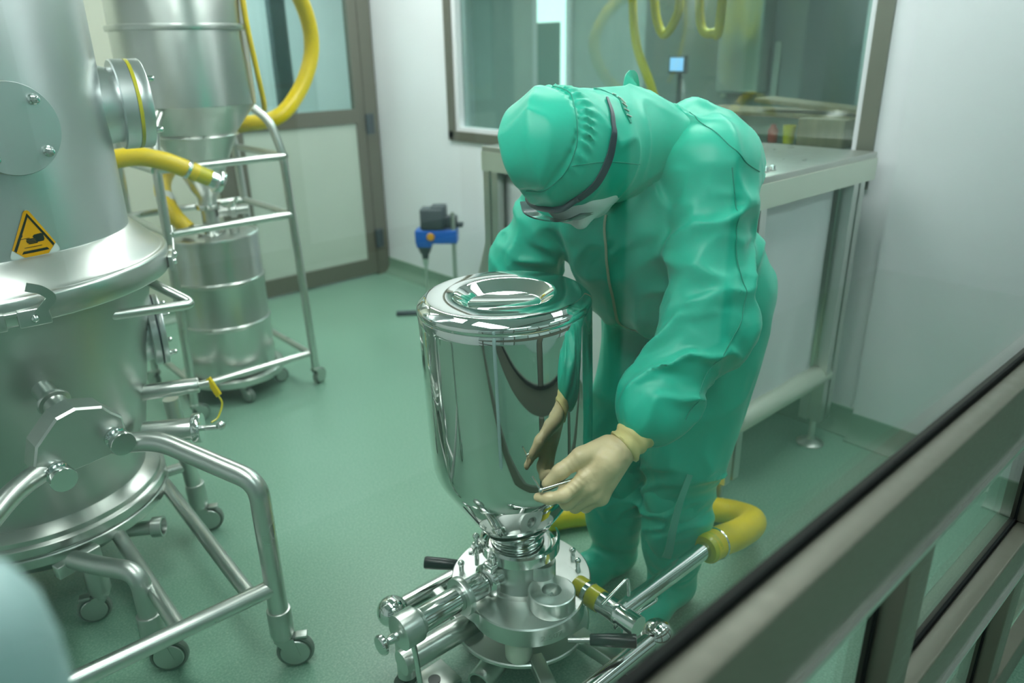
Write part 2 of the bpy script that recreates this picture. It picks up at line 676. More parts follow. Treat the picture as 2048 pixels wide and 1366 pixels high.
# door wall (back) with its opening, frame runs to the corner
DX0, DX1, DZ = 1.70, 2.83, 2.10
w = MB()
w.box(X0, DX0, YB, YB + 0.1, 0, ZC)
w.box(DX0, XW, YB, YB + 0.1, DZ, ZC)
struct(w.build('wall_back', M_CREAM))
struct(MB().box(X0 - 0.1, X0, -1.5, YB + 2.0, 0, ZC).build('wall_left', M_WALL))
struct(MB().box(X0, XW + 2.6, -1.6, -1.5, 0, ZC).build('wall_corridor', M_CORR))
struct(MB().box(XW + 2.5, XW + 2.6, -1.5, YB + 2.0, 0, ZC).build('wall_far', M_CORR))
struct(MB().box(X0, XW + 2.6, YB + 2.0, YB + 2.1, 0, ZC).build('wall_anteroom', M_WALL))
struct(MB().box(XW, XW + 2.6, YG - .02, YG + .02, 0, ZC).build('wall_divider', M_CORR))
# the slightly proud wall panels at the right
struct(MB().box(2.805, XW, 0.56, 1.10, 0, ZC).build('trim_1', M_WALL))
struct(MB().box(2.70, XW, YG + .02, 0.56, 0, ZC).build('trim_2', M_WALL))


def coving(name, pts, out):
    """green coved skirting: quarter-round foot, pts along the wall, out = direction away from wall"""
    a, b = Vector(pts[0]), Vector(pts[1])
    d = Vector(out)
    prof = [(0, 0.11), (0.012, 0.11), (0.012, 0.06), (0.018, 0.04), (0.032, 0.018), (0.055, 0.004), (0.055, 0), (0, 0)]
    vs = [p + d * x + Vector((0, 0, z)) for p in (a, b) for x, z in prof]
    n = len(prof)
    fs = [(i, (i + 1) % n, n + (i + 1) % n, n + i) for i in range(n)] + [tuple(range(n)), tuple(range(2 * n - 1, n - 1, -1))]
    return struct(MB().add(vs, fs).build(name, M_BASE))


coving('baseboard_right', [(XW, 1.10, 0), (XW, YB, 0)], (-1, 0, 0))
coving('baseboard_front', [(2.805, 0.56, 0), (2.805, 1.10, 0)], (-1, 0, 0))
coving('baseboard_pier', [(2.70, YG + .02, 0), (2.70, 0.56, 0)], (-1, 0, 0))
coving('baseboard_back', [(X0, YB, 0), (DX0, YB, 0)], (0, -1, 0))

# window_1 : frame, bevel, pane
wr = struct(MB().box(XW - 0.012, XW + 0.03, WY0 - .005, WY0 + 0.055, WZ0, WZ1)
            .box(XW - 0.012, XW + 0.03, WY1 - 0.05, WY1 + .005, WZ0, WZ1)
            .box(XW - 0.012, XW + 0.03, WY0 - .005, WY1 + .005, WZ0 - .01, WZ0 + 0.045)
            .box(XW - 0.012, XW + 0.03, WY0 - .005, WY1 + .005, WZ1 - .045, WZ1 + .01).build('window_1', M_FRAME))
MB().box(XW + 0.005, XW + 0.075, WY1 - .085, WY1 - .05, WZ0 + .045, WZ1 - .045) \
    .box(XW + 0.005, XW + 0.075, WY0 + .055, WY0 + .08, WZ0 + .045, WZ1 - .045) \
    .box(XW + 0.005, XW + 0.075, WY0 + .08, WY1 - .085, WZ0 + .045, WZ0 + .068).build('reveal', M_WALL, wr)
MB().box(XW + 0.045, XW + 0.052, WY0 + .08, WY1 - .085, WZ0 + .068, WZ1 - .045).build('pane', M_WINPANE, wr)

# door_1 : frame posts, leaf stiles and rails, lower panel, pane, hinges
dr = struct(MB().box(2.735, 2.83, YB - 0.035, YB + 0.06, 0, DZ)
            .box(1.70, 1.79, YB - 0.035, YB + 0.06, 0, DZ)
            .box(1.70, 2.83, YB - 0.035, YB + 0.06, DZ - .09, DZ).build('door_1', M_FRAME))
leaf = MB()
leaf.box(2.665, 2.733, YB - 0.03, YB + 0.02, 0.015, DZ - .095)
leaf.box(1.795, 1.88, YB - 0.03, YB + 0.02, 0.015, DZ - .095)
leaf.box(1.88, 2.665, YB - 0.03, YB + 0.02, 0.015, 0.125)
leaf.box(1.88, 2.665, YB - 0.03, YB + 0.02, 1.055, 1.145)
leaf.box(1.88, 2.665, YB - 0.03, YB + 0.02, DZ - .18, DZ - .095)
leaf.build('leaf_frame', M_FRAME, dr)
MB().box(1.88, 2.665, YB - 0.018, YB + 0.008, 0.125, 1.055).build('lower_panel', M_PANEL, dr)
MB().box(1.88, 2.665, YB - 0.008, YB - 0.001, 1.145, DZ - .18).build('pane', M_WINPANE, dr)
for hz in (0.20, 0.98, 1.85):
    MB().cyl((2.742, YB - 0.045, hz), (2.742, YB - 0.045, hz + 0.13), 0.014, n=16).box(2.742, 2.79, YB - 0.045, YB - 0.034, hz, hz + .13).build('hinge', M_DGREY, dr)

# window_2 : the glazed partition in front of the camera
YF = 0.25
part = MB()
R1T, R1B = 1.008, 0.872
R2T, R2B = 0.557, 0.452
PX = (-1.2, 0.93, 1.66, 2.60)


def bevelled_rail(mb, x0, x1, zt, zb):
    y0, y1 = YF, YG - .005
    c = ((x0 + x1) / 2, (y0 + y1) / 2, (zt + zb) / 2)
    mb.obox(c, ((x1 - x0) / 2, 0, 0), (0, (y1 - y0) / 2, 0), (0, 0, (zt - zb) / 2), 0.004)


rails = MB()
bevelled_rail(rails, X0, XW, R1T, R1B)
bevelled_rail(rails, X0, XW, ZC, ZC - 0.1)
win2 = struct(rails.build('window_2', M_FRAME))
low = MB()
bevelled_rail(low, X0, XW, R2T, R2B)
bevelled_rail(low, X0, XW, 0.10, 0.0)
low.build('lower_rail', M_FRAME, win2)
lip = MB()
lip.box(X0, XW, YF - 0.006, YF + .002, R1B + 0.004, R1B + 0.012)
lip.box(X0, XW, YF - 0.006, YF + .002, R2B + 0.004, R2B + 0.012)
lip.build('lip', M_TUBE, win2)
for px_ in PX:
    w = 0.085
    p = MB()
    for zb, zt in ((R2T, R1B), (0.10, R2B)):
        p.obox((px_ + w / 2, (YF + .006 + YG) / 2, (zb + zt) / 2), (w / 2, 0, 0), (0, (YG - YF - .006) / 2, 0), (0, 0, (zt - zb) / 2), 0.003)
    p.build('mullion', M_FRAME, win2)
g = MB()
for (za, zb) in ((R1T, R1T + .006), (R2T, R2T + .006)):
    g.box(X0, XW, YG - .0052, YG + .006, za - .004, zb + .002)
for px_ in PX:
    for zb, zt in ((R2T, R1B), (0.10, R2B)):
        g.box(px_ - .007, px_, YG - .0052, YG + .006, zb, zt)
        g.box(px_ + .085, px_ + .092, YG - .0052, YG + .006, zb, zt)
g.build('gasket', M_GASKET, win2)
MB().box(X0, XW, YG - .003, YG + .003, R1T, ZC - .1).build('pane', M_PANE, win2)
for i in range(len(PX) - 1):
    for zb, zt in ((R2T, R1B), (0.10, R2B)):
        MB().box(PX[i] + .085, PX[i + 1], YG - .003, YG + .003, zb, zt).build('pane', M_PANE, win2)


# doors and a window in the corridor wall behind the photographer
cw = struct(MB().box(-1.55, -1.47, -1.50, -1.46, 0, 2.12).box(-.62, -.54, -1.50, -1.46, 0, 2.12).box(-1.47, -.62, -1.50, -1.46, 2.04, 2.12).build('door_2', M_FRAME))
MB().box(-1.47, -.62, -1.495, -1.465, 0.01, 2.04).build('leaf', M_WALL, cw)
cw = struct(MB().box(.30, .36, -1.50, -1.46, 0.9, 2.2).box(1.60, 1.66, -1.50, -1.46, .9, 2.2).box(.36, 1.60, -1.50, -1.46, .9, .96).box(.36, 1.60, -1.50, -1.46, 2.14, 2.2).box(.95, 1.01, -1.5, -1.46, .96, 2.14).build('window_3', M_FRAME))
MB().box(.36, .95, -1.49, -1.475, .96, 2.14).build('blind', M_WALL, cw)
MB().box(1.01, 1.60, -1.49, -1.475, .96, 2.14).build('blind', M_WALL, cw)
cw = struct(MB().box(2.40, 2.48, -1.50, -1.46, 0, 2.12).box(3.30, 3.38, -1.50, -1.46, 0, 2.12).box(2.48, 3.30, -1.50, -1.46, 2.04, 2.12).build('door_3', M_FRAME))
MB().box(2.48, 3.30, -1.495, -1.465, 0.01, 2.04).build('leaf', M_WALL, cw)

# ceiling lights: the rooms' own lamps, plus one added at the corridor's far end
def ceiling_light(x, y, sx, sy, label, group, m=M_LIGHT):
    t = thing('ceiling_light', label, 'light', (x, y, ZC - 0.03), group)
    MB().box(x - sx / 2, x + sx / 2, y - sy / 2, y + sy / 2, ZC - 0.02, ZC - 0.001).build('diffuser', m, t)
    f = MB()
    for a, b, c, d in ((-1, -1, 1, -1), (-1, 1, 1, 1)):
        f.box(x - sx / 2 - .03, x + sx / 2 + .03, y + b * (sy / 2 + .015) - .015, y + b * (sy / 2 + .015) + .015, ZC - 0.03, ZC - .001)
    for s in (-1, 1):
        f.box(x + s * (sx / 2 + .015) - .015, x + s * (sx / 2 + .015) + .015, y - sy / 2, y + sy / 2, ZC - 0.03, ZC - .001)
    f.build('frame', M_WALL, t)


for lx in (0.25, 2.15):
    for ly in (0.95, 2.35, 3.75):
        ceiling_light(lx, ly, 0.42, 1.05, 'long white ceiling light above the process room', 'process room ceiling lights')
ceiling_light(0.2, -0.65, 1.2, 0.3, 'added long white light above the unseen corridor end, brightening the glass reflection', 'corridor ceiling lights', M_LIGHTC)
ceiling_light(2.4, -0.65, 1.2, 0.3, 'added long white light above the unseen corridor end, brightening the glass reflection', 'corridor ceiling lights', M_LIGHTC)
ceiling_light(4.5, -0.65, 1.2, 0.3, 'added long white light above the unseen corridor end, brightening the glass reflection', 'corridor ceiling lights', M_LIGHTC)  # added lamp: brightens the corridor end mirrored in the front glass
ceiling_light(4.2, 2.9, 0.3, 1.2, 'long white ceiling light in the room behind the window', None, M_LIGHTN)
ceiling_light(2.3, 5.6, 1.2, 0.4, 'long white ceiling light in the anteroom behind the door', None, M_LIGHTA)
# ================================================================== PEOPLE-SIZED EQUIPMENT
def caster(parent, x, y, r=0.045, yaw=0.0, w=0.022, stem=None, sleeve=None, brake=True):
    """swivel caster under (x, y): fork + stem (part), wheel and brake pedal (sub-parts)"""
    d = Vector((math.cos(yaw), math.sin(yaw), 0))
    s = Vector((-d.y, d.x, 0))
    wc = Vector((x, y, 0)) + d * (r * 0.55) + Vector((0, 0, r))
    c = MB()
    top = r * 2.25
    c.cyl((x, y, top - .012), (x, y, top), r * .55, n=24, bev=.002)
    if stem:
        c.cyl((x, y, top), (x, y, stem), (sleeve or r * .3), n=20, bev=.002)
    for k in (-1, 1):
        b = wc + s * k * (w / 2 + .004)
        t = Vector((x, y, top - .012)) + s * k * (w / 2 + .004)
        poly = [t + d * (-r * .45), t + d * (r * .55), b + d * (r * .28) - Vector((0, 0, r * .15)), b - d * (r * .2) - Vector((0, 0, r * .2))]
        vs = poly + [p + s * k * .004 for p in poly]
        c.add(vs, [(0, 1, 2, 3), (7, 6, 5, 4)] + [(i, (i + 1) % 4, 4 + (i + 1) % 4, 4 + i) for i in range(4)])
    for k in (-1, 1):
        q = wc + s * k * (w / 2 + .0005)
        c.lathe([(0, 0), (r * .74, 0), (r * .78, .0015), (r * .74, .004), (r * .2, .0055), (0, .0055)], q, s * k, 32)
    cst = c.build('caster', M_DULL, parent)
    ORIGIN[cst.name] = ORIGIN[parent.name]
    MB().lathe([(0, -w / 2), (r * .55, -w / 2), (r * .6, -w * .38), (r * .8, -w * .38), (r * .86, -w / 2), (r * .96, -w * .42), (r, -w * .2),
                (r, w * .2), (r * .96, w * .42), (r * .86, w / 2), (r * .8, w * .38), (r * .6, w * .38), (r * .55, w / 2), (0, w / 2)],
               wc, s, 40).build('wheel', M_WHEEL, cst)
    if brake:
        e = Vector((x, y, top - .02)) + d * r * .6
        MB().obox(e + d * r * .35 + Vector((0, 0, .006)), d * r * .32, s * w * .55, Vector((0, 0, .004)), .002).build('brake_pedal', M_DULL, cst)
    return cst


# ---- polished upside-down canister -------------------------------------------------
K = Vector((1.03, 1.145, 0))
t = thing('polished_canister', 'large mirror-polished steel canister standing upside down with dished end up', 'canister', (K.x, K.y, 0.39))
M_MIRW = mat('wavy_mirror_steel', (0.74, 0.77, 0.75), 0.03, 1.0, bump=0.12, bscale=5.0, stretch=(1, 1, 0.35))
MB().lathe([(0.1885, .9795), (.1900, .977), (.1903, .96), (.1897, .72), (.1890, .645), (.1880, .620), (.1860, .600), (.1820, .583), (.1760, .568), (.1720, .560)], K, n=128).build('shell', M_MIRW, t)
MB().lathe([(0, .9865), (.0785, .9865), (.0805, .9875), (.0830, .9895), (.1080, 1.0060), (.1115, 1.0080), (.1155, 1.009), (.1660, 1.010), (.1705, 1.0095), (.1745, 1.0075),
            (.1870, .9965), (.1895, .993), (.1905, .988), (.1905, .984), (.1898, .9815), (.1885, .9795)], K, n=128).build('dished_end', M_MIRROR, t)
MB().lathe([(.1720, .560), (.1700, .556), (.1330, .492), (.0680, .394), (.0630, .386), (.0615, .378), (.0615, .372)], K, n=96).build('cone', M_MIRROR, t)
MB().lathe([(.0615, .376), (.0645, .375), (.066, .372), (.066, .369), (.064, .366), (.0600, .365), (0.0, .365)], K, n=96).build('neck', M_CHROME, t)

t.location = (K.x - .006, K.y + .006, 0.39)
t.rotation_mode = 'QUATERNION'
from mathutils import Quaternion
t.rotation_quaternion = Quaternion((.663, .748, 0), math.radians(-1.7))

# ---- dosing valve on its low trolley -------------------------------------------------
t = thing('dosing_valve', 'low steel docking valve trolley with round plates and black levers under canister', 'valve', (K.x, K.y, 0))
V = t
MB().lathe([(.060, .366), (.068, .3665), (.074, .3665), (.082, .364), (.0895, .359), (.0915, .354), (.0915, .350), (.089, .348), (.0, .348)], K, n=96).build('collar', M_CHROME, t)
cl = MB().lathe([(.0925, .381), (.0985, .378), (.0985, .352), (.0925, .349)], K, n=80, a0=.5, a1=5.9).build('clamp_ring', M_CHROME, t)
hp = K + Vector((-.085, .055, .362))
MB().obox(hp, (.016, 0, 0), (0, .012, 0), (0, 0, .014), .004).cyl(hp + Vector((-.01, 0, -.05)), hp + Vector((-.01, 0, .03)), .0055, n=14) \
    .sphere(tuple(hp + Vector((-.01, 0, .034))), .009, 16, 10).obox(hp + Vector((-.026, -.004, .004)), (.012, .01, 0), (-.004, .005, 0), (0, 0, .005), .002).build('clamp_bolt', M_CHROME, cl)
MB().lathe([(0, .348), (.0735, .348), (.0745, .346), (.0745, .262), (.076, .256), (.098, .2515), (0, .2515)], K, n=96).build('body', M_MACH, t)
UPC = K + Vector((.012, .012, 0))
MB().lathe([(0, .2515), (.1745, .2515), (.1775, .249), (.1775, .216), (.1745, .213), (0, .213)], UPC, n=128).build('upper_plate', M_MACH, t)
MID = K + Vector((-.018, -.042, 0))
md = MB().lathe([(0, .2530), (.140, .2530), (.1430, .2500), (.1430, .203), (.1400, .200), (0, .200)], MID, n=128).build('flange_disc', M_MACH, t)
# engraved mark on the disc rim
fc = bpy.data.curves.new('mark', 'FONT')
fc.body = '2.507'
fc.size = .026
fc.extrude = .0004
fo = bpy.data.objects.new('mark_tmp', fc)
COL.objects.link(fo)
bpy.context.view_layer.update()
me = bpy.data.meshes.new_from_object(fo.evaluated_get(bpy.context.evaluated_depsgraph_get()))
bpy.data.objects.remove(fo)
vv = []
a_c = math.atan2(-.90, -.30)
for v in me.vertices:
    a = a_c + (v.co.x - .030) / .1430
    rr_ = .1432 + v.co.z
    vv.append((MID.x + rr_ * math.cos(a), MID.y + rr_ * math.sin(a), .217 + v.co.y * .8))
link_mesh('engraving', vv, [tuple(p.vertices) for p in me.polygons], M_DULL, md)
bpy.data.meshes.remove(me)
# eccentric boss with a countersunk screw, and the column behind it
BO = K + Vector((-.024, -.135, 0))
MB().lathe([(.0225, .2535), (.0225, .297), (.0235, .2985), (.0545, .2985), (.0570, .2965), (.0570, .262), (.0555, .2535)], BO + Vector((.01, .01, 0)), n=80).build('boss', M_MACH, t)
SC = BO + Vector((.010, .010, 0))
MB().lathe([(.0225, .2665), (.019, .2665), (.002, .290), (0, .2905)], SC, n=40).build('screw', M_CHROME, t)
MB().lathe([(0, .2515), (.036, .2515), (.036, .332), (.034, .335), (0, .335)], K + Vector((.012, -.062, 0)), n=48).build('column', M_MACH, t)
MB().lathe([(0, .2515), (.030, .2515), (.030, .285), (.028, .288), (0, .288)], K + Vector((.088, .042, 0)), n=40).build('side_boss', M_MACH, t)
for bx, by in ((.155, -.032), (.134, -.070), (.118, .110), (-.09, .128)):
    MB().cyl(K + Vector((bx, by, .2515)), K + Vector((bx, by, .268)), .0065, n=14).sphere((K.x + bx, K.y + by, .272), .009, 16, 10).build('cap_bolt', M_CHROME, t)
MB().lathe([(0, .137), (.172, .137), (.175, .1345), (.175, .127), (.172, .1245), (0, .1245)], K, n=128).build('lower_plate', M_MACH, t)
MB().cyl(K + Vector((-.100, -.100, .137)), K + Vector((-.100, -.100, .201)), .0330, n=40, bev=.003).build('spacer', M_PALE, t)
MB().cyl(K + Vector((.09, .08, .137)), K + Vector((.09, .08, .214)), .022, n=32).build('spacer', M_PALE, t)
MB().lathe([(0, .1245), (.070, .1245), (.060, .09), (.045, .07), (.045, .0), (0, .0)], K + Vector((.02, .02, 0)), n=64).build('outlet', M_STEEL, t)
for (a, b, c) in (((.975, 1.285, .236), (.957, 1.306, .238), (.896, 1.374, .240)), ((1.000, .948, .205), (1.032, .909, .213), (1.100, .826, .222))):
    a, b, c = Vector(a), Vector(b), Vector(c)
    lv = MB().cyl(a, b + (c - b) * .3, .0065, n=16).build('lever', M_TUBE, t)
    L = (c - b).length
    MB().lathe([(0, 0), (.0115, 0), (.0135, .003), (.0155, L * .45), (.0165, L - .004), (.0150, L), (0, L)], b, c - b, 28).build('grip', M_BLACK, lv)
# side cylinder along -X
sc = MB().cyl((.715, 1.148, .300), (.905, 1.148, .300), .0300, n=40, bev=.002).build('side_cylinder', M_CHROME, t)
MB().cyl((.905, 1.148, .300), (.962, 1.148, .300), .0270, n=36).build('spigot', M_CHROME, sc)
MB().lathe([(.0305, 0), (.046, 0), (.047, .002), (.047, .014), (.046, .016), (.0305, .016)], (.836, 1.148, .300), (1, 0, 0), 48).build('flange', M_MACH, sc)
r_ = MB().lathe([(.0285, 0), (.036, .003), (.041, .008), (.041, .018), (.036, .023), (.0285, .026)], (.912, 1.148, .300), (1, 0, 0), 48)
r_.obox((.925, 1.148 - .012, .347), (.011, 0, 0), (0, .016, 0), (0, 0, .010), .003).cyl((.925, 1.128, .350), (.925, 1.128, .378), .0042, n=12).sphere((.925, 1.128, .381), .008, 14, 8)
r_.build('pipe_clamp', M_CHROME, sc)
MB().lathe([(0, 0), (.036, 0), (.041, .003), (.041, .046), (.040, .050), (.034, .052), (.031, .056), (.031, .062), (0, .062)], (.664, 1.148, .300), (1, 0, 0), 48).build('end_cap', M_MACH, sc)
MB().lathe([(0, 0), (.020, .0), (.0235, .004), (.0235, .010), (.020, .014), (.010, .017), (.008, .022), (.011, .030), (.011, .048), (0, .048)], (.618, 1.152, .292), (1, 0, 0), 32).build('knob', M_CHROME, sc)
MB().cyl((.712, 1.168, .262), (.735, 1.176, .012), .0068, n=16, bev=.001).build('rod', M_CHROME, t)
# trolley frame
for (yy, x0, x1, bx) in ((1.372, .785, 1.215, .785), (.852, .72, 1.217, 1.217)):
    ft = MB().cyl((x0, yy, .147), (x1, yy, .147), .0225, n=32).build('frame_tube', M_CHROME, t)
    MB().sphere((bx, yy, .148), .0405, 48, 24).build('ball_end', M_MIRROR, ft)
    MB().sphere((x0 + x1 - bx, yy, .148), .0405, 48, 24).build('ball_end', M_MIRROR, ft)
MB().cyl((.70, 1.205, .150), (.92, 1.195, .150), .030, n=32).build('frame_pipe', M_TUBE, t)
for (a, b, hw) in (((.915, 1.365), (.905, 1.22), .016), ((1.155, 1.36), (1.115, 1.22), .018), ((1.081, .858), (1.088, 1.00), .022), ((.88, .86), (.96, 1.02), .018)):
    a, b = Vector((*a, .148)), Vector((*b, .138 - .012))
    d = (b - a)
    s = Vector((-d.y, d.x, 0)).normalized()
    MB().obox((a + b) / 2, d / 2, s * hw, Vector((0, 0, hw * .8)), .004).build('cross_member', M_STEEL, t)
MB().obox((.806, 1.225, .008), (.05, 0, 0), (0, .045, 0), (0, 0, .008), .003).build('foot_plate', M_STEEL, t)
MB().cyl((.800, 1.222, .016), (.800, 1.222, .019), .016, n=24).build('foot_hole', M_BLACK, t)
MB().lathe([(.026, 0), (.032, 0), (.032, .10), (.026, .10)], (.84, 1.09, .075), (.95, .30, .05), 36).build('drain_pipe', M_STEEL, t)
for x, y in ((.755, 1.275), (1.19, 1.372), (1.18, .90), (.80, .86)):
    lg = MB().cyl((x, y, .028), (x, y, .15), .024, n=28).build('leg', M_TUBE, t)
    MB().lathe([(0, 0), (.034, 0), (.036, .004), (.030, .014), (.018, .02), (.018, .030), (0, .030)], (x, y, 0), (0, 0, 1), 32).build('foot', M_RUBBER, lg)

# ---- suction lance and its hose -----------------------------------------------------------
t = thing('suction_lance', 'shiny straight steel suction tube crossing in front of the left shin', 'tube', (1.27, .885, .20))
la, lb = Vector((1.112, .885, .262)), Vector((1.475, .885, .264))
MB().lathe([(0, 0), (.0225, 0), (.0225, .395), (0, .395)], la, lb - la, 40).build('tube', M_CHROME, t)
hd = lambda pts: MB().tube(fillet(pts, .010), .0042, 12)
hd([(1.035, .880, .330), (1.128, .884, .350), (1.134, .884, .330), (1.136, .884, .296)]).build('wire_handle', M_CHROME, t)
hd([(1.085, .88, .234), (1.250, .884, .215), (1.240, .884, .238), (1.222, .884, .262)]).build('wire_handle', M_CHROME, t)
MB().lathe([(0, 0), (.022, 0), (.0265, .003), (.0265, .050), (.0285, .053), (.0285, .066), (.0255, .070), (.0255, .118), (0, .118)], (1.112, .950, .252), (0, -1, 0), 36).build('tee', M_CHROME, t)
MB().lathe([(0, 0), (.0275, 0), (.0285, .004), (.0285, .028), (.0285, .080), (0, .080)], (1.112, 1.027, .252), (0, -1, 0), 36).build('sleeve', M_YELG, t)
MB().lathe([(.0286, 0), (.0305, .001), (.0305, .013), (.0286, .014)], (1.112, .994, .252), (0, -1, 0), 36).build('band', M_CHROME, t)

path = spline([(1.458, .885, .264), (1.53, .885, .252), (1.605, .888, .230), (1.755, .928, .165), (1.87, .985, .105), (1.922, 1.055, .065), (1.918, 1.125, .048), (1.86, 1.205, .044),
               (1.753, 1.292, .044), (1.524, 1.462, .044), (1.33, 1.515, .044), (1.23, 1.49, .046), (1.15, 1.445, .048)], 12)
t = thing('vacuum_hose', 'thick yellow hose looping on floor behind the worker and onto steel tube', 'hose', (1.6, 1.3, 0))
hs = MB().tube(path, .041, 28)
hs.build('hose', M_YEL, t)
MB().torus((1.50, .885, .2570), (1, 0, -.16), .0415, .003, 40, 8).build('hose_clamp', M_CHROME, t)
MB().lathe([(.0215, 0), (.036, .002), (.0405, .012), (.0405, .03), (.0215, .03)], (1.446, .885, .2645), (1, 0, -.05), 40).build('cuff', M_YELG, t)

# ---- large tank on the left -----------------------------------------------------------------
T = Vector((.22, 2.36, 0))
t = thing('process_tank', 'big matte steel tank with round ports and triangle warning sticker at left', 'tank', (T.x, T.y, 0))
MB().lathe([(.372, 1.068), (.372, 2.30), (.36, 2.34), (.0, 2.34)], T, n=128).build('upper_body', M_MATTE, t)
MB().lathe([(.355, 1.066), (.374, 1.070), (.383, 1.064), (.436, 1.012), (.440, 1.006), (.446, 1.003), (.452, 1.004), (.456, 1.001), (.458, .996), (.458, .946), (.455, .942), (.400, .940), (.395, .945)], T, n=128).build('clamp_flange', M_STEEL, t)
MB().lathe([(.402, .946), (.396, .90), (.358, .72), (.305, .45), (.280, .325)], T, n=128).build('lower_body', M_DULL, t)
MB().lathe([(.280, .352), (.289, .349), (.318, .336), (.3225, .333), (.3225, .318), (.3300, .316), (.3345, .3125), (.3345, .2905), (.3320, .288), (.3270, .2875), (.3270, .2825), (.3330, .282), (.3355, .279), (.3355, .255), (.332, .251), (.28, .251)], T, n=128).build('outlet_flange', M_STEEL, t)
MB().lathe([(.300, .263), (.285, .245), (.215, .165), (.13, .125), (.0, .12)], T, n=96).build('outlet_cone', M_DULL, t)


MB().lathe([(0, 0), (.020, 0), (.021, .13), (.030, .135), (.030, .165), (.024, .165), (.022, .150), (0, .150)], (.320, 2.175, .20), (.80, -.55, .02), 28).build('drain_stub', M_DULL, t)


def port(ang, z, rad, off, nz_r, bolts, name, thick=.034, base=.372, gm=None):
    """bolted round port: nozzle stub, flange with a gasket line, blind cover, cap bolts"""
    d = Vector((math.cos(ang), math.sin(ang), 0))
    s = Vector((-d.y, d.x, 0))
    c0 = T + Vector((0, 0, z)) + d * (base - .03)
    L = off + .03
    p = MB().lathe([(nz_r * 1.12, 0), (nz_r, .05), (nz_r, L - thick), (rad * .97, L - thick), (rad, L - thick + .003), (rad, L - thick * .52), (rad * .985, L - thick * .5), (0, L - thick * .5)], c0, d, 96).build(name, M_MATTE, t)
    MB().lathe([(rad * .985, L - thick * .5), (rad * 1.002, L - thick * .5), (rad * 1.002, L - thick * .38), (rad * .985, L - thick * .38)], c0, d, 96).build('gasket', gm or M_YELG, p)
    MB().lathe([(0, L - thick * .38), (rad * .99, L - thick * .38), (rad, L - thick * .3), (rad, L - .003), (rad * .985, L), (0, L)], c0, d, 96).build('cover', M_MATTE, p)
    for a in bolts:
        bp = c0 + d * L + (s * math.cos(a) + Vector((0, 0, 1)) * math.sin(a)) * rad * .80
        MB().lathe([(0, -.002), (.0125, -.002), (.0125, .004), (.0085, .005), (.0085, .016), (.006, .021), (0, .023)], bp, d, 20).build('bolt', M_CHROME, p)
    return p


port(math.radians(-78), 1.358, .098, .055, .086, [math.radians(x) for x in (48, 138, 228, 318)], 'front_port')
port(math.radians(-6), 1.375, .118, .105, .098, [math.radians(x) for x in (45, 135, 225, 315)], 'side_port', thick=.075)
port(math.radians(-12), .735, .105, .060, .085, [math.radians(x) for x in (45, 135, 225, 315)], 'lower_port', thick=.040, base=.345, gm=M_DGREY)

# triangular warning sticker, curved onto the tank
A0 = math.radians(-77.5)


def on_tank(u, v, off):
    a = A0 + u / .372
    return (T.x + (.372 + off) * math.cos(a), T.y + (.372 + off) * math.sin(a), 1.066 + v)


def sticker(poly, off, name, m, parent):
    """fill a flat outline densely enough to bend round the tank"""
    bm = bmesh.new()
    vs = [bm.verts.new((x, y, 0)) for x, y in poly]
    bm.faces.new(vs)
    bmesh.ops.triangulate(bm, faces=bm.faces[:])
    bmesh.ops.subdivide_edges(bm, edges=bm.edges[:], cuts=3, use_grid_fill=True)
    bm.verts.index_update()
    vv = [on_tank(v.co.x, v.co.y, off) for v in bm.verts]
    ff = [[v.index for v in f.verts] for f in bm.faces]
    bm.free()
    return link_mesh(name, vv, ff, m, parent)


def rounded(poly, r, n=4):
    q = fillet([poly[-1]] + list(poly) + [poly[0]] if False else [(x, y, 0) for x, y in poly] + [(poly[0][0], poly[0][1], 0)], 0.0001)
    P = [Vector((x, y)) for x, y in poly]
    out = []
    N = len(P)
    for i in range(N):
        a, b, c = P[i - 1], P[i], P[(i + 1) % N]
        s, e = b + (a - b).normalized() * r, b + (c - b).normalized() * r
        for k in range(n + 1):
            tt = k / n
            out.append(tuple(s * (1 - tt) ** 2 + b * 2 * tt * (1 - tt) + e * tt * tt))
    return out


tri = [(-.058, 0.006), (.058, 0.006), (.0, .118)]
st = sticker(rounded(tri, .012), .0012, 'warning_sticker', M_SIGNW, t)
st['label'] = 'yellow triangle crushed-hand warning sticker with white corners'
sticker([(-.026, .006), (.026, .006), (.0475, .0270), (.0068, .1070), (.003, .1110), (-.003, .1110), (-.0068, .1070), (-.0475, .0270)], .0018, 'yellow_field', M_SIGNY, st)
for q in ([(-.030, .0145), (.030, .0145), (.0255, .0205), (-.0255, .0205)],
          [(.0440, .0250), (.0395, .0210), (-.0025, .1000), (.0, .1050)], [(-.0440, .0250), (0, .1050), (.0025, .1000), (-.0395, .0210)]):
    sticker(q, .0023, 'black_border', M_SIGNK, st)
hand = MB()
sticker([(.006, .037), (.022, .037), (.0245, .041), (.0235, .053), (.019, .0555), (.004, .0545), (.000, .051), (.002, .047), (.004, .045)], .0024, 'hand_symbol', M_SIGNK, st)
for i, (x0, y0) in enumerate(((-.0135, .0445), (-.0145, .0412), (-.0135, .0379), (-.011, .0346))):
    sticker([(x0, y0), (.008, y0), (.008, y0 + .0026), (x0, y0 + .0026), (x0 - .0012, y0 + .0013)], .0024, 'finger_symbol', M_SIGNK, st)
sticker([(-.0235, .0555), (-.0215, .0555), (-.0215, .0635), (-.0235, .0635)], .0024, 'arrow_symbol', M_SIGNK, st)
sticker([(-.0265, .0570), (-.0225, .0515), (-.0185, .0570)], .0024, 'arrow_symbol', M_SIGNK, st)
sticker([(-.0285, .0480), (-.006, .0480), (-.006, .0494), (-.0285, .0494)], .0024, 'plate_symbol', M_SIGNK, st)
sticker([(-.022, .0270), (.016, .0270), (.016, .0284), (-.022, .0284)], .0024, 'plate_symbol', M_SIGNK, st)


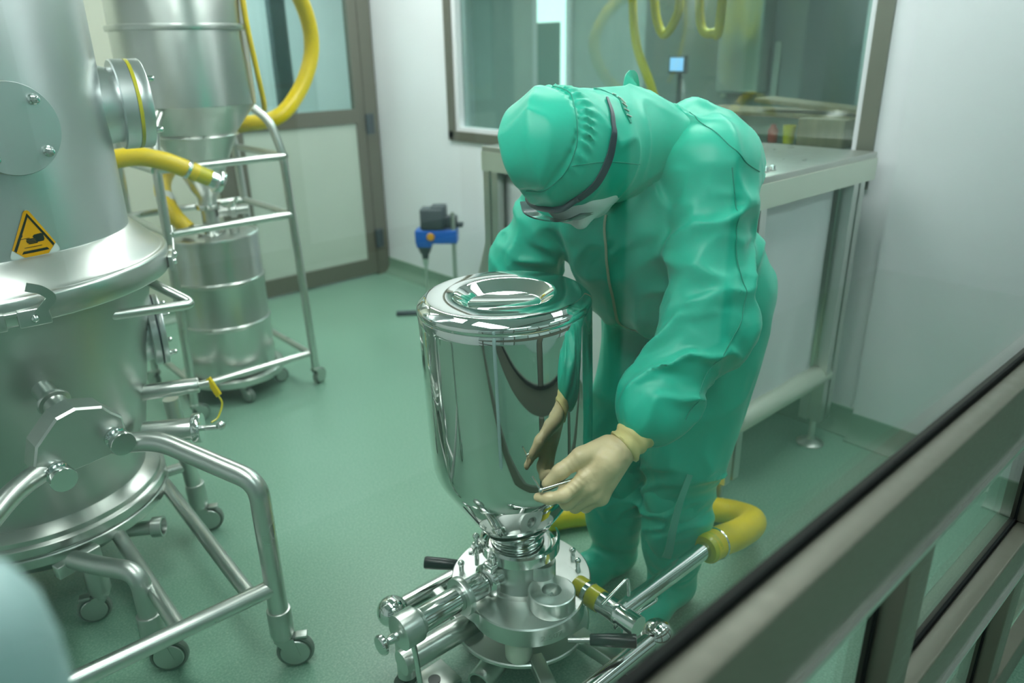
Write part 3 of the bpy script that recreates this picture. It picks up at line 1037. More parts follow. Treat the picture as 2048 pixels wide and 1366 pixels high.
def rad_pt(ang, r, z):
    return Vector((T.x + r * math.cos(ang), T.y + r * math.sin(ang), z))


# toggle latch on the clamp flange
for ac in (math.radians(-93), math.radians(-20)):
    d = Vector((math.cos(ac), math.sin(ac), 0))
    s = Vector((-d.y, d.x, 0))
    lb_ = rad_pt(ac, .462, .958)
    la_ = MB().obox(lb_ + s * .055, s * .032, d * .006, (0, 0, .020), .003).obox(lb_ - s * .030, s * .030, d * .006, (0, 0, .020), .003) \
        .obox(lb_ + Vector((0, 0, .014)), s * .05, d * .005, (0, 0, .004), .002).build('latch', M_STEEL, t)
    for k in (.055, -.030):
        MB().sphere(tuple(lb_ + s * k + d * .008 - Vector((0, 0, .002))), .009, 18, 10).build('rivet', M_CHROME, la_)
    hk = [lb_ + s * .062 + d * .006 + Vector((0, 0, .004)), lb_ + s * .098 + d * .008 + Vector((0, 0, .040)), lb_ + s * .080 + d * .012 + Vector((0, 0, .062)), lb_ + s * .052 + d * .012 + Vector((0, 0, .074))]
    pp = fillet(hk, .010)
    vs, fs = ribbon([(p, d) for p in pp], .020, .004)
    MB().add(vs, fs).build('hook', M_STEEL, la_)
# bent carrying handle
ah = math.radians(-45)
h0, h1 = rad_pt(math.radians(-58), .372, .880), rad_pt(math.radians(-33), .390, .905)
ho = [h0, rad_pt(math.radians(-36), .512, .842), rad_pt(math.radians(-28), .500, .850), h1]
ho = [h0, Vector((.655, 2.075, .850)), Vector((.560, 2.160, .925))]
MB().tube(fillet(ho, .03, 8), .0135, 18).build('handle', M_TUBE, t)
MB().obox((h0 + Vector((.05, .10, .03))), (.05, .075, .0), (.004, -.003, 0), (0, 0, .045), .003).build('handle_plate', M_STEEL, t)
# trunnion: stub, faceted block, two knobs
bc = Vector((.262, 1.815, .675))
MB().lathe([(.075, -.05), (.045, .0), (.026, .015), (.024, .095), (.036, .100), (.038, .106), (.036, .112), (.028, .115), (.028, .19), (.0, .19)], bc + Vector((-.025, .225, .085)), (.13, -.97, -.30), 40).build('trunnion_stub', M_STEEL, t)
octo = [(-.105, -.040), (-.085, -.078), (.080, -.074), (.104, -.035), (.104, .012), (.082, .036), (.068, .058), (.012, .078), (-.030, .070), (-.085, .018)]
bx, bz = Vector((.985, .10, .05)).normalized(), Vector((-.05, -.08, .99)).normalized()
by = bz.cross(bx)
oin = [(x * .955, y * .94) for x, y in octo]
vs_ = [bc + bx * x + bz * y for x, y in oin] + [bc + bx * x + bz * y + by * .006 for x, y in octo] + [bc + bx * x + bz * y + by * .062 for x, y in octo]
no_ = len(octo)
fs_ = [tuple(range(no_ - 1, -1, -1)), tuple(range(2 * no_, 3 * no_))] + [(i + q * no_, (i + 1) % no_ + q * no_, (i + 1) % no_ + (q + 1) * no_, i + (q + 1) * no_) for q in (0, 1) for i in range(no_)]
blk = MB().add(vs_, fs_).build('trunnion_block', M_STEEL, t, smooth=10)
for kx, kz in ((-.062, -.058), (.076, -.030)):
    kp = bc + bx * kx + bz * kz
    MB().lathe([(0, 0), (.026, 0), (.027, .003), (.027, .010), (.022, .013), (.017, .018), (.017, .026), (.024, .030), (.029, .034), (.0295, .046), (.028, .049), (0, .049)], kp, -by, 40).build('knob', M_CHROME, blk)
# side pipes near the lower port
vp = MB().cyl((.49, 2.20, .585), (.645, 2.135, .585), .023, n=28, bev=.002).cyl((.645, 2.135, .585), (.672, 2.124, .587), .012, n=20).build('side_pipe', M_TUBE, t)
MB().obox((.680, 2.118, .572), (.010, -.006, -.030), (.004, .003, 0), (.006, -.002, .004), .002).build('yellow_tag', M_YEL, vp)
MB().tube(spline([(.686, 2.115, .548), (.690, 2.10, .52), (.665, 2.08, .49), (.640, 2.07, .485)], 8), .003, 8).build('cord', M_YELG, vp)
vq = MB().cyl((.47, 2.13, .490), (.585, 2.060, .490), .032, n=32, bev=.002).build('sample_valve', M_TUBE, t)
MB().lathe([(0, 0), (.042, 0), (.044, .003), (.044, .020), (.042, .024), (0, .024)], (.585, 2.060, .490), (.115, -.07, 0), 40).build('valve_clamp', M_CHROME, vq)
MB().cyl((.605, 2.048, .488), (.645, 2.025, .486), .008, n=16).sphere((.650, 2.022, .490), .014, 20, 12).build('valve_knob', M_CHROME, vq)

# ---- tubular trolley that carries the tank ------------------------------------------------
t = thing('tank_trolley', 'bent steel tube trolley on casters with low cross bar carrying the tank', 'trolley', (T.x, 1.9, 0))
LA = (.555, 1.540)
MB().tube(fillet([(LA[0], LA[1], .10), (LA[0], LA[1], .558), (.420, 1.775, .628), (.335, 1.842, .624)], .045, 8), .0245, 22).build('leg', M_TUBE, t)
MB().tube(fillet([(-.115, 1.540, .10), (-.115, 1.540, .555), (.115, 1.775, .622), (.195, 1.842, .618)], .060, 8), .0245, 22).build('leg', M_TUBE, t)
MB().cyl((LA[0], LA[1], .255), (-.115, 1.556, .255), .0215, n=24).build('cross_bar', M_TUBE, t)
MB().tube([(.495, 1.556, .255), (.520, 2.30, .255)], .019, 22).build('base_tube', M_TUBE, t)
MB().tube([(.325, 1.556, .255), (.335, 2.22, .245)], .019, 22).build('base_tube', M_TUBE, t)
MB().cyl((.62, 2.29, .10), (.60, 2.29, .50), .024, n=24).build('rear_post', M_TUBE, t)
MB().tube(fillet([(.62, 2.29, .255), (.52, 2.30, .255), (.33, 2.30, .2)], .02), .017, 18).build('rear_bar', M_TUBE, t)
MB().tube(fillet([(.53, 2.20, .385), (.655, 2.255, .395), (.655, 2.325, .395), (.53, 2.34, .385)], .03, 8), .009, 12).build('holding_loop', M_CHROME, t)

MB().tube(fillet([(.205, 1.96, .285), (.245, 1.86, .30), (.305, 1.75, .315), (.305, 1.75, .10)], .055, 8), .024, 22).build('inner_leg', M_DULL, t)
MB().tube(fillet([(.18, 2.06, .26), (.256, 2.06, .23), (.256, 2.06, .08)], .03, 6), .021, 20).build('inner_leg', M_DULL, t)
MB().obox((.215, 1.985, .262), (.055, .016, 0), (-.004, .014, 0), (0, 0, .018), .003).build('bracket', M_STEEL, t)
for (x, y, yaw, r) in ((LA[0], LA[1], -.55, .048), (-.115, 1.54, -2.6, .048), (.62, 2.29, -.5, .046), (.305, 1.75, -.5, .048), (.256, 2.06, 2.8, .044)):
    caster(t, x, y, r, yaw, stem=.185, sleeve=.030)
# ---- background rack with the feed hopper, the drum and its dolly -----------------------------
HC = Vector((1.195, 3.36, 0))
t = thing('hopper_rack', 'open steel tube rack on casters around the drum in background', 'rack', (1.19, 3.35, 0))
RX0, RX1, RY0, RY1 = .918, 1.470, 3.10, 3.62
for (x, y) in ((RX0, RY0), (RX1, RY0), (RX0, RY1), (RX1, RY1)):
    dx = (HC.x - x)
    dy = (HC.y - y)
    top = HC + Vector((-dx, -dy, 0)).normalized() * .262
    tx, ty = x + dx * .05, y + dy * .03
    MB().tube(fillet([(x + .012 * (1 if x > 1.2 else -1), y, .09), (tx, ty, 1.10), (tx + dx * .10, ty + dy * .12, 1.235), (top.x, top.y, 1.285)], .11, 8), .018, 20).build('leg', M_TUBE, t)
for z in (1.085, .832, .165):
    r_ = .0155
    k = .004 if z > .5 else -.01
    MB().cyl((RX0 + .01, RY0 + .004, z), (RX1 - .01, RY0 + .004, z), r_, n=18).build('front_rail', M_TUBE, t)
    for x in (RX0 + .005, RX1 - .005):
        MB().cyl((x, RY0, z), (x, RY1, z), r_, n=18).build('side_rail', M_TUBE, t)
    if z > .5:
        MB().cyl((RX0 + .01, RY1, z), (RX1 - .01, RY1, z), r_, n=18).build('rear_rail', M_TUBE, t)
for (x, y, yw) in ((RX0 - .012, RY0, .3), (RX1 + .012, RY0, .4), (RX0 - .012, RY1, 2.0), (RX1 + .012, RY1, 1.2)):
    caster(t, x, y, .040, yw, brake=False)

t = thing('feed_hopper', 'tall steel hopper with cone and band held on the background rack', 'hopper', (HC.x, HC.y, .78))
MB().lathe([(.245, 1.300), (.262, 1.304), (.262, 1.90), (.25, 1.94), (0, 1.96)], HC, n=96).build('barrel', M_STEEL, t)
MB().lathe([(.262, 1.588), (.274, 1.590), (.276, 1.600), (.274, 1.610), (.262, 1.612)], HC, n=96).build('band', M_TUBE, t)
MB().lathe([(.262, 1.304), (.255, 1.298), (.165, 1.185), (.170, 1.178), (.160, 1.170), (.060, .945), (.040, .915), (.036, .86), (.036, .80), (0, .80)], HC, n=96).build('cone', M_STEEL, t)
MB().torus(HC + Vector((0, 0, 1.178)), (0, 0, 1), .166, .007, 80, 10).build('weld_ring', M_TUBE, t)
MB().lathe([(.036, .0), (.055, .002), (.055, .022), (.036, .024)], HC + Vector((0, 0, .862)), (0, 0, 1), 40).build('clamp', M_CHROME, t)
vv_ = MB().lathe([(0, 0), (.022, 0), (.024, .05), (.034, .055), (.034, .075), (.022, .08), (.022, .13), (0, .13)], HC + Vector((.03, -.02, .845)), (.9, -.35, .05), 28).build('ball_valve', M_TUBE, t)
MB().cyl((1.26, 3.30, .86), (1.30, 3.285, .905), .008, n=14).build('valve_lever', M_CHROME, vv_)
MB().lathe([(0, 0), (.030, 0), (.032, .05), (.045, .055), (.045, .075), (.03, .08), (.03, .13), (.038, .135), (.038, .17), (0, .17)], (1.455, 3.28, 1.745), (.9, -.2, .28), 32).build('inlet', M_TUBE, t)
MB().tube(spline([(1.392, 3.20, 1.86), (1.40, 3.18, 1.75), (1.402, 3.17, 1.60), (1.428, 3.19, 1.42), (1.452, 3.22, 1.31), (1.46, 3.24, 1.27)], 10), .011, 12).build('yellow_cable', M_YEL, t)

path = spline([(1.60, 3.30, 1.80), (1.70, 3.38, 1.805), (1.80, 3.46, 1.735), (1.868, 3.52, 1.60), (1.862, 3.54, 1.465), (1.775, 3.53, 1.32), (1.635, 3.50, 1.215), (1.47, 3.55, 1.19), (1.36, 3.67, 1.165), (1.25, 3.70, 1.10), (1.15, 3.68, 1.00), (1.085, 3.58, .95), (1.055, 3.47, .90), (1.06, 3.40, .84), (1.09, 3.36, .785)], 12)
t = SUPH = thing('supply_hose', 'thick yellow hose arching in front of the door and around the hopper', 'hose', tuple(path[-1]))
MB().tube(path, .036, 24).build('hose', M_YEL, t)

t = thing('transfer_hose', 'yellow hose coming from behind tank with steel coupling before the hopper cone', 'hose', (-.1, 3.18, 0))
path = spline([(-.30, 3.22, .036), (-.10, 3.18, .04), (.10, 3.12, .16), (.26, 3.06, .55), (.42, 3.03, .95), (.60, 3.02, 1.11), (.80, 3.01, 1.155), (.915, 3.0, 1.135), (1.00, 2.99, 1.095), (1.04, 2.985, 1.073)], 10)
MB().tube(path, .034, 22).build('hose', M_YEL, t)
MB().lathe([(.0345, -.004), (.038, -.002), (.038, .010), (.0345, .012)], (1.005, 2.99, 1.093), (.08, -.01, -.05), 32).build('hose_clamp', M_CHROME, t)
MB().cyl((1.035, 2.985, 1.076), (1.085, 2.98, 1.048), .032, n=28).build('sleeve', M_YELG, t)
MB().lathe([(.022, 0), (.034, 0), (.036, .022), (.046, .026), (.048, .030), (.048, .046), (.045, .05), (.030, .05), (.028, .03)], (1.083, 2.981, 1.050), (.085, -.01, -.05), 36).build('coupling', M_CHROME, t)

MB().cyl((1.060, 3.495, .915), (1.055, 3.455, .885), .0395, n=24).build('hose_band', M_WHITE, SUPH)

DC = Vector((1.185, 3.345, 0))
t = thing('steel_drum', 'cylindrical steel drum with rolled hoops standing inside the rack', 'drum', (DC.x, DC.y, .115))
MB().lathe([(0, .118), (.190, .118), (.195, .124), (.195, .345), (.1955, .347), (.2005, .353), (.2005, .361), (.1955, .367), (.195, .369), (.195, .545), (.1955, .547), (.2005, .553), (.2005, .561), (.1955, .567),
            (.195, .569), (.195, .742)], DC, n=96).build('barrel', M_STEEL, t)
MB().lathe([(.195, .740), (.201, .741), (.202, .750), (.200, .758), (.190, .760), (.186, .752), (0, .752)], DC, n=96).build('lid', M_STEEL, t)
MB().lathe([(.036, 0), (.058, 0), (.060, .012), (.036, .016), (.036, .03), (.0, .03)], DC + Vector((0, 0, .752)), (0, 0, 1), 40).build('bung', M_CHROME, t)
MB().cyl(DC + Vector((.085, -.05, .752)), DC + Vector((.085, -.05, .80)), .022, n=20).build('nozzle', M_TUBE, t)
t = thing('drum_dolly', 'low round caster dolly under the steel drum', 'dolly', (DC.x, DC.y, 0))
MB().lathe([(.14, .085), (.225, .085), (.230, .088), (.230, .115), (.225, .117), (.20, .117), (.198, .106), (.14, .106)], DC, n=80).build('ring', M_STEEL, t)
for a in (-1.75, -.5, .75, 2.0, 3.2):
    caster(t, DC.x + .19 * math.cos(a), DC.y + .19 * math.sin(a), .036, a + .5, brake=False)
# ---- blue overhead stirrer by the wall ---------------------------------------------------
t = thing('overhead_stirrer', 'blue and dark grey stirrer motor on a thin stand by the wall', 'stirrer', (2.52, 3.55, 0))
MB().cyl((2.615, 3.450, .0), (2.615, 3.450, .62), .0135, n=18).build('post', M_DULL, t)
bs = MB()
bs.obox((2.475, 3.555, .014), (.155, -.115, 0), (.011, .015, 0), (0, 0, .012), .004)
bs.obox((2.66, 3.50, .014), (.05, .09, 0), (.015, -.009, 0), (0, 0, .012), .004)
bs.build('base', M_DGREY, t)
ux = Vector((-.70, .70, 0))      # along the motor arm, from post to shaft
uy = Vector((.70, .70, 0))
mc = Vector((2.565, 3.545, .475))
hb = MB().obox(mc, ux * .125, uy * .055, Vector((0, 0, .040)), .006)
hb.obox(mc + ux * .075 - Vector((0, 0, .012)), ux * .045, uy * .054, Vector((0, 0, .050)), .006)
hs_ = hb.build('housing', M_BLUE, t)
MB().lathe([(0, 0), (.022, 0), (.024, .004), (.020, .012), (0, .014)], mc + ux * .03 - uy * .055 + Vector((0, 0, .004)), -uy, 24).build('knob', M_ORANGE, hs_)
MB().obox(mc + ux * .128 + Vector((0, 0, .008)), ux * .002, uy * .03, Vector((0, 0, .010)), .001).build('nameplate', M_WHITE, hs_)
mt = MB().obox(mc + ux * .020 + Vector((0, 0, .105)), ux * .070, uy * .055, Vector((0, 0, .062)), .012)
mt.obox(mc - ux * .018 + Vector((0, 0, .125)), ux * .045, uy * .048, Vector((0, 0, .058)), .012)
mt.obox(mc - ux * .085 + Vector((0, 0, .085)), ux * .04, uy * .034, Vector((0, 0, .034)), .008)
mt.obox(mc - ux * .13 + Vector((0, 0, .065)), ux * .03, uy * .026, Vector((0, 0, .012)), .005)
mt.build('motor', M_DGREY, t)
sx = mc + ux * .078
MB().lathe([(.052, -.052), (.044, -.068), (.030, -.105), (.022, -.112), (.018, -.14), (0, -.14)], sx, (0, 0, 1), 32).build('gear_cone', M_DGREY, t)
MB().lathe([(.020, -.14), (.020, -.158), (.012, -.175), (.0065, -.20), (.0065, -.36), (0, -.36)], sx, (0, 0, 1), 24).build('shaft', M_TUBE, t)

# ---- work table along the window wall ------------------------------------------------------
TX0, TX1, TY0, TY1, TZ = 1.95, 2.745, 1.14, 2.36, 1.140
t = thing('work_table', 'tall steel-topped work table with white side sheets under the window', 'table', ((TX0 + TX1) / 2, (TY0 + TY1) / 2, 0))
MB().obox(((TX0 + TX1) / 2, (TY0 + TY1) / 2, TZ - .012), ((TX1 - TX0) / 2, 0, 0), (0, (TY1 - TY0) / 2, 0), (0, 0, .012), .003).build('tabletop', M_TABLE, t)
fb = MB()
fb.box(TX0, TX1, TY0 - .004, TY0 + .03, TZ - .095, TZ - .020)
fb.box(TX0, TX1, TY1 - .03, TY1 + .004, TZ - .095, TZ - .020)
fb.box(TX0 - .004, TX0 + .03, TY0, TY1, TZ - .095, TZ - .020)
fb.build('apron', M_FASCIA, t)


def profile_leg(x, y, z0, z1, h=.043):
    """grooved aluminium profile"""
    q, gv, dp = h, .008, .010
    poly = [(-q, -q), (-gv, -q), (-gv, -q + dp), (gv, -q + dp), (gv, -q), (q, -q), (q, -gv), (q - dp, -gv), (q - dp, gv), (q, gv), (q, q), (gv, q), (gv, q - dp), (-gv, q - dp), (-gv, q), (-q, q),
            (-q, gv), (-q + dp, gv), (-q + dp, -gv), (-q, -gv)]
    lg = MB().prism(poly, (x, y, z0), (1, 0, 0), (0, 1, 0), (0, 0, 1), z1 - z0).build('leg', M_STEEL, t, smooth=20)
    MB().lathe([(0, 0), (.050, 0), (.052, .006), (.040, .014), (.016, .022), (.012, .035), (.012, z0), (0, z0)], (x, y, 0), (0, 0, 1), 36).build('levelling_foot', M_TUBE, lg)


profile_leg(TX1 - .10, TY0 + .045, .12, TZ - .03)
profile_leg(TX0 + .045, TY0 + .045, .12, TZ - .03)
profile_leg(TX0 + .045, TY1 - .045, .12, TZ - .03)
profile_leg(TX1 - .14, TY1 - .045, .12, TZ - .03)
MB().cyl((TX1 - .085, TY0 + .04, .310), (TX0 + .05, TY0 + .04, .310), .040, n=28, bev=.004).build('end_rail', M_FASCIA, t)
MB().cyl((TX1 - .13, TY1 - .04, .310), (TX0 + .05, TY1 - .04, .310), .030, n=24).build('end_rail', M_FASCIA, t)
MB().obox(((TX0 + TX1) / 2, TY1 - .05, .63), ((TX1 - TX0) / 2 - .08, 0, 0), (0, .022, 0), (0, 0, .022), .004).build('shelf_rail', M_FASCIA, t)
MB().obox((TX0 + .04, TY1 + .07, .52), (-.01, .085, -.25), (.026, 0, 0), (0, .026, .009), .004).build('brace', M_STEEL, t)


def sheet(x0, x1, y, z0, z1, name, along='x', amp=.008):
    n, m_ = 26, 18
    vs, fs = [], []
    for j in range(m_ + 1):
        for i in range(n + 1):
            u, v = i / n, j / m_
            dz = amp * (math.sin(u * 9 + v * 3) * .6 + math.sin(u * 17 - v * 6 + 1) * .35) * (1 - v * .4)
            z = z0 + (z1 - z0) * v
            a = x0 + (x1 - x0) * u
            vs.append((a, y + dz, z) if along == 'x' else (y + dz, a, z))
    k = len(vs)
    off = (0, .004, 0) if along == 'x' else (.004, 0, 0)
    vs += [(p[0] + off[0], p[1] + off[1], p[2]) for p in vs]
    w_ = n + 1
    for j in range(m_):
        for i in range(n):
            q = (j * w_ + i, j * w_ + i + 1, (j + 1) * w_ + i + 1, (j + 1) * w_ + i)
            fs.append(q)
            fs.append(tuple(x + k for x in reversed(q)))
    rim = [i for i in range(w_)] + [j * w_ + n for j in range(1, m_ + 1)] + [m_ * w_ + i for i in range(n - 1, -1, -1)] + [j * w_ for j in range(m_ - 1, 0, -1)]
    for a, b in zip(rim, rim[1:] + rim[:1]):
        fs.append((a, b, b + k, a + k))
    return MB().add(vs, fs).build(name, M_SHEET, t, smooth=180)


sheet(TX0 + .085, TX1 - .18, TY0 + .055, .30, TZ - .095, 'side_sheet')
sheet(TX0 + .085, TX1 - .18, TY1 - .03, .15, .60, 'side_sheet')
sheet(TY0 + .085, TY1 - .085, TX0 + .05, .25, TZ - .095, 'front_sheet', 'y')
for k, xx in enumerate((2.09, 2.13)):
    MB().lathe([(0, 0), (.010, 0), (.012, .004), (.009, .014), (0, .017)], (xx, TY0 + .05, TZ), (0, 0, 1), 20).build('bolt', M_CHROME, t)

# ---- things in the dim room behind the window -------------------------------------------------
BX0 = 3.02
t = thing('far_bench', 'low steel bench in the room behind the window', 'bench', (3.45, 1.9, 0))
MB().obox((3.45, 2.0, 1.08), (.42, 0, 0), (0, .78, 0), (0, 0, .02), .004).build('bench_top', M_TABLE, t)
for x in (3.08, 3.82):
    for y in (1.28, 2.72):
        MB().box(x - .025, x + .025, y - .025, y + .025, 0, 1.062).build('leg', M_STEEL, t)
tag(MB().obox((3.27, 1.80, 1.209), (.15, 0, .0), (.0, .42, .0), (0, 0, .010), .003).build('brown_board', M_WOOD),
    'brown board lying across the top of the white crate behind window', 'board', 'boards on the far bench')
tag(MB().obox((3.22, 1.62, 1.249), (.08, 0, 0), (0, .26, .018), (0, 0, .010), .003).build('brown_board', M_WOOD),
    'short brown board tilted on top of the others behind window', 'board', 'boards on the far bench')
c = MB().obox((3.40, 1.90, 1.15), (.17, 0, 0), (0, .36, 0), (0, 0, .048), .006)
tag(c.build('storage_crate', M_FASCIA), 'long pale crate on bench behind window under brown boards', 'crate')
tag(MB().obox((3.07, 1.50, 1.156), (.045, 0, 0), (0, .10, 0), (0, 0, .055), .004).build('cardboard_box', M_WOOD), 'small brown box by the window beside the yellow cup', 'box')
tag(MB().lathe([(0, 0), (.022, 0), (.028, .075), (.026, .075), (.021, .004), (0, .004)], (3.075, 1.66, 1.101), (0, 0, 1), 28).build('yellow_cup', M_YEL), 'small yellow cup on the bench behind the window', 'cup')
tag(MB().lathe([(0, 0), (.020, 0), (.022, .05), (.012, .065), (.012, .075), (0, .075)], (3.075, 1.735, 1.101), (0, 0, 1), 24).build('red_bottle', mat('red_plastic', (.5, .06, .04), .4)), 'tiny red bottle on the bench behind the window', 'bottle')
M_MACHG = mat('grey_machine', (.30, .36, .36), .45)
t = thing('grey_machine', 'tall grey machine cabinet with light strips in room behind the window', 'machine', (4.35, 2.75, 0))
MB().obox((4.40, 2.70, .95), (.35, 0, 0), (0, .55, 0), (0, 0, .95), .02).build('cabinet', M_MACHG, t)
MB().obox((4.15, 2.48, 1.52), (.22, 0, 0), (0, .14, 0), (0, 0, .28), .02).build('head', M_DULL, t)
for y in (2.30, 2.38, 2.62):
    MB().obox((4.035, y, 1.36), (.006, 0, 0), (0, .018, 0), (0, 0, .15), .003).build('strip', M_WHITE, t)
t = thing('control_screen', 'small lit blue screen on an arm seen through the window', 'screen', (3.66, 2.68, 1.1))
MB().obox((3.66, 2.685, 1.40), (.012, 0, 0), (0, .058, 0), (0, 0, .048), .004).build('bezel', M_DGREY, t)
MB().obox((3.645, 2.685, 1.402), (.002, 0, 0), (0, .045, 0), (0, 0, .035), .0005).build('display', M_SCREEN, t)
MB().cyl((3.68, 2.685, 1.101), (3.68, 2.685, 1.38), .014, n=16).cyl((3.68, 2.685, 1.101), (3.68, 2.685, 1.115), .06, n=24).build('stand', M_DGREY, t)
for k, pts in enumerate(([(3.60, 2.99, 2.55), (3.60, 2.99, 2.1), (3.60, 2.98, 1.74), (3.58, 2.92, 1.50), (3.60, 2.84, 1.32), (3.62, 2.80, 1.20), (3.62, 2.79, 1.14)],
                         [(3.66, 2.88, 2.55), (3.66, 2.88, 2.1), (3.66, 2.87, 1.72), (3.66, 2.80, 1.56), (3.66, 2.72, 1.64), (3.66, 2.70, 1.78), (3.66, 2.70, 2.5)],
                         [(3.70, 2.60, 2.55), (3.70, 2.60, 2.0), (3.70, 2.60, 1.72), (3.70, 2.57, 1.58), (3.70, 2.50, 1.56), (3.70, 2.46, 1.64), (3.70, 2.45, 2.5)])):
    tag(MB().tube(spline(pts, 10), .024, 18).build('hanging_hose', M_YEL),
        ('leftmost yellow hose hanging in the room behind the window', 'middle yellow hose loop hanging in the room behind the window',
         'yellow hose loop nearest the blue screen behind the window')[k], 'hose', 'yellow hoses behind the window')
# added glowing panel far behind the window, standing in for a bright reflection
t = thing('reflection_standin', 'added glowing white panel standing in for a bright reflection in the window', 'glow panel', (4.6, 4.6, 0))
M_REFLLIT = mat('reflection_glow', (.80, 1.0, .96), .5, emit=1.6)
M_REFLDIM = mat('reflection_teal', (.16, .34, .32), .5)
dp = MB().box(5.30, 5.33, 5.10, 5.60, 0, 2.35)
dp.build('backing', M_WALL, t)
MB().box(5.285, 5.30, 5.16, 5.21, .9, 2.2).build('glow_strip', M_REFLLIT, t)
MB().box(5.285, 5.30, 5.21, 5.52, 1.72, 2.2).build('glow_panel', M_REFLLIT, t)
MB().box(5.287, 5.30, 5.21, 5.52, .9, 1.72).build('blind', M_REFLDIM, t)  # teal lower part of the reflection stand-in
# anteroom behind the door: dark mullion post
tag(MB().obox((2.70, 5.58, 1.2), (.06, 0, 0), (0, .04, 0), (0, 0, 1.2), .004).build('dark_post', M_DGREY), 'dark upright post standing behind the door glass', 'post')

# ---- pale rounded post just inside the glass, bottom left ----------------------------------------
tag(MB().lathe([(0, .0), (.046, 0), (.046, 1.20), (.043, 1.228), (.035, 1.248), (.021, 1.260), (0, 1.264)], (-.018, .42, 0), (0, 0, 1), 48).build('guard_post', mat('pale_blue_paint', (.36, .52, .52), .4)),
    'pale blue-green rounded post out of focus at the bottom left corner', 'post')
# ================================================================== THE WORKER
def cloth_fold(amp, ft, fth, seed=0, lo=-1.0, hi=9.0, w=.20, skew=.0):
    """irregular creases that wander round a limb: ridges where a stretched noise crosses zero"""
    def f(P, t, th):
        Q = np.stack([t * ft + skew * np.sin(th), fth * np.cos(th), fth * np.sin(th)], -1)
        Q = Q + .22 * np.stack([noise(P, 14, seed + 1), noise(P, 12, seed + 2), noise(P, 13, seed + 3)], -1)
        a = noise(Q, 1.0, seed)
        b = noise(Q * np.array([1.9, 1.5, 1.5]) + 3.1, 1.0, seed + 5)
        r = np.exp(-(np.abs(a) / w) ** 1.4) + .30 * np.exp(-(np.abs(b) / (w * 1.1)) ** 1.4)
        env = np.clip((t - lo) / .06, 0, 1) * np.clip((hi - t) / .06, 0, 1)
        return amp * env * (r - .40)
    return f


def sleeve_fold(amp, freq, ph, tw=.7, seed=0, lo=0.0, hi=9.0, sharp=.55):
    def f(P, t, th):
        w = .9 * np.sin(th + ph) + tw * noise(P, 9, seed) + .5 * np.sin(2 * th + ph * 1.7)
        env = np.clip((t - lo) / .05, 0, 1) * np.clip((hi - t) / .05, 0, 1)
        a = amp * (.45 + .55 * np.clip(noise(P, 11, seed + 2) + .5, 0, 1))
        return a * env * (ridged(q := (t * freq * PI + w), sharp) - .35)
    return f


def soft_fold(amp, scale, seed):
    def f(P, t, th):
        n = noise(P * np.array([1, 1, .55]), scale, seed)
        return amp * (1 - 2 * np.abs(n)).clip(-1, 1)
    return f


SHL, ELL, WRL = (1.400, .925, 1.250), (1.305, .832, .955), (1.055, .834, .762)
SHR, ELR, WRR = (1.365, 1.255, 1.245), (1.275, 1.370, .995), (1.18, 1.440, .765)
HIPL, KNL, ANL = (1.585, 1.005, .90), (1.490, .995, .50), (1.478, 1.003, .12)
HIPR, KNR, ANR = (1.585, 1.175, .90), (1.480, 1.200, .50), (1.465, 1.205, .12)

person = None
# -- body (one continuous surface; nearly all of it under the clothing)
HD = Vector((1.135, 1.085, 1.300))


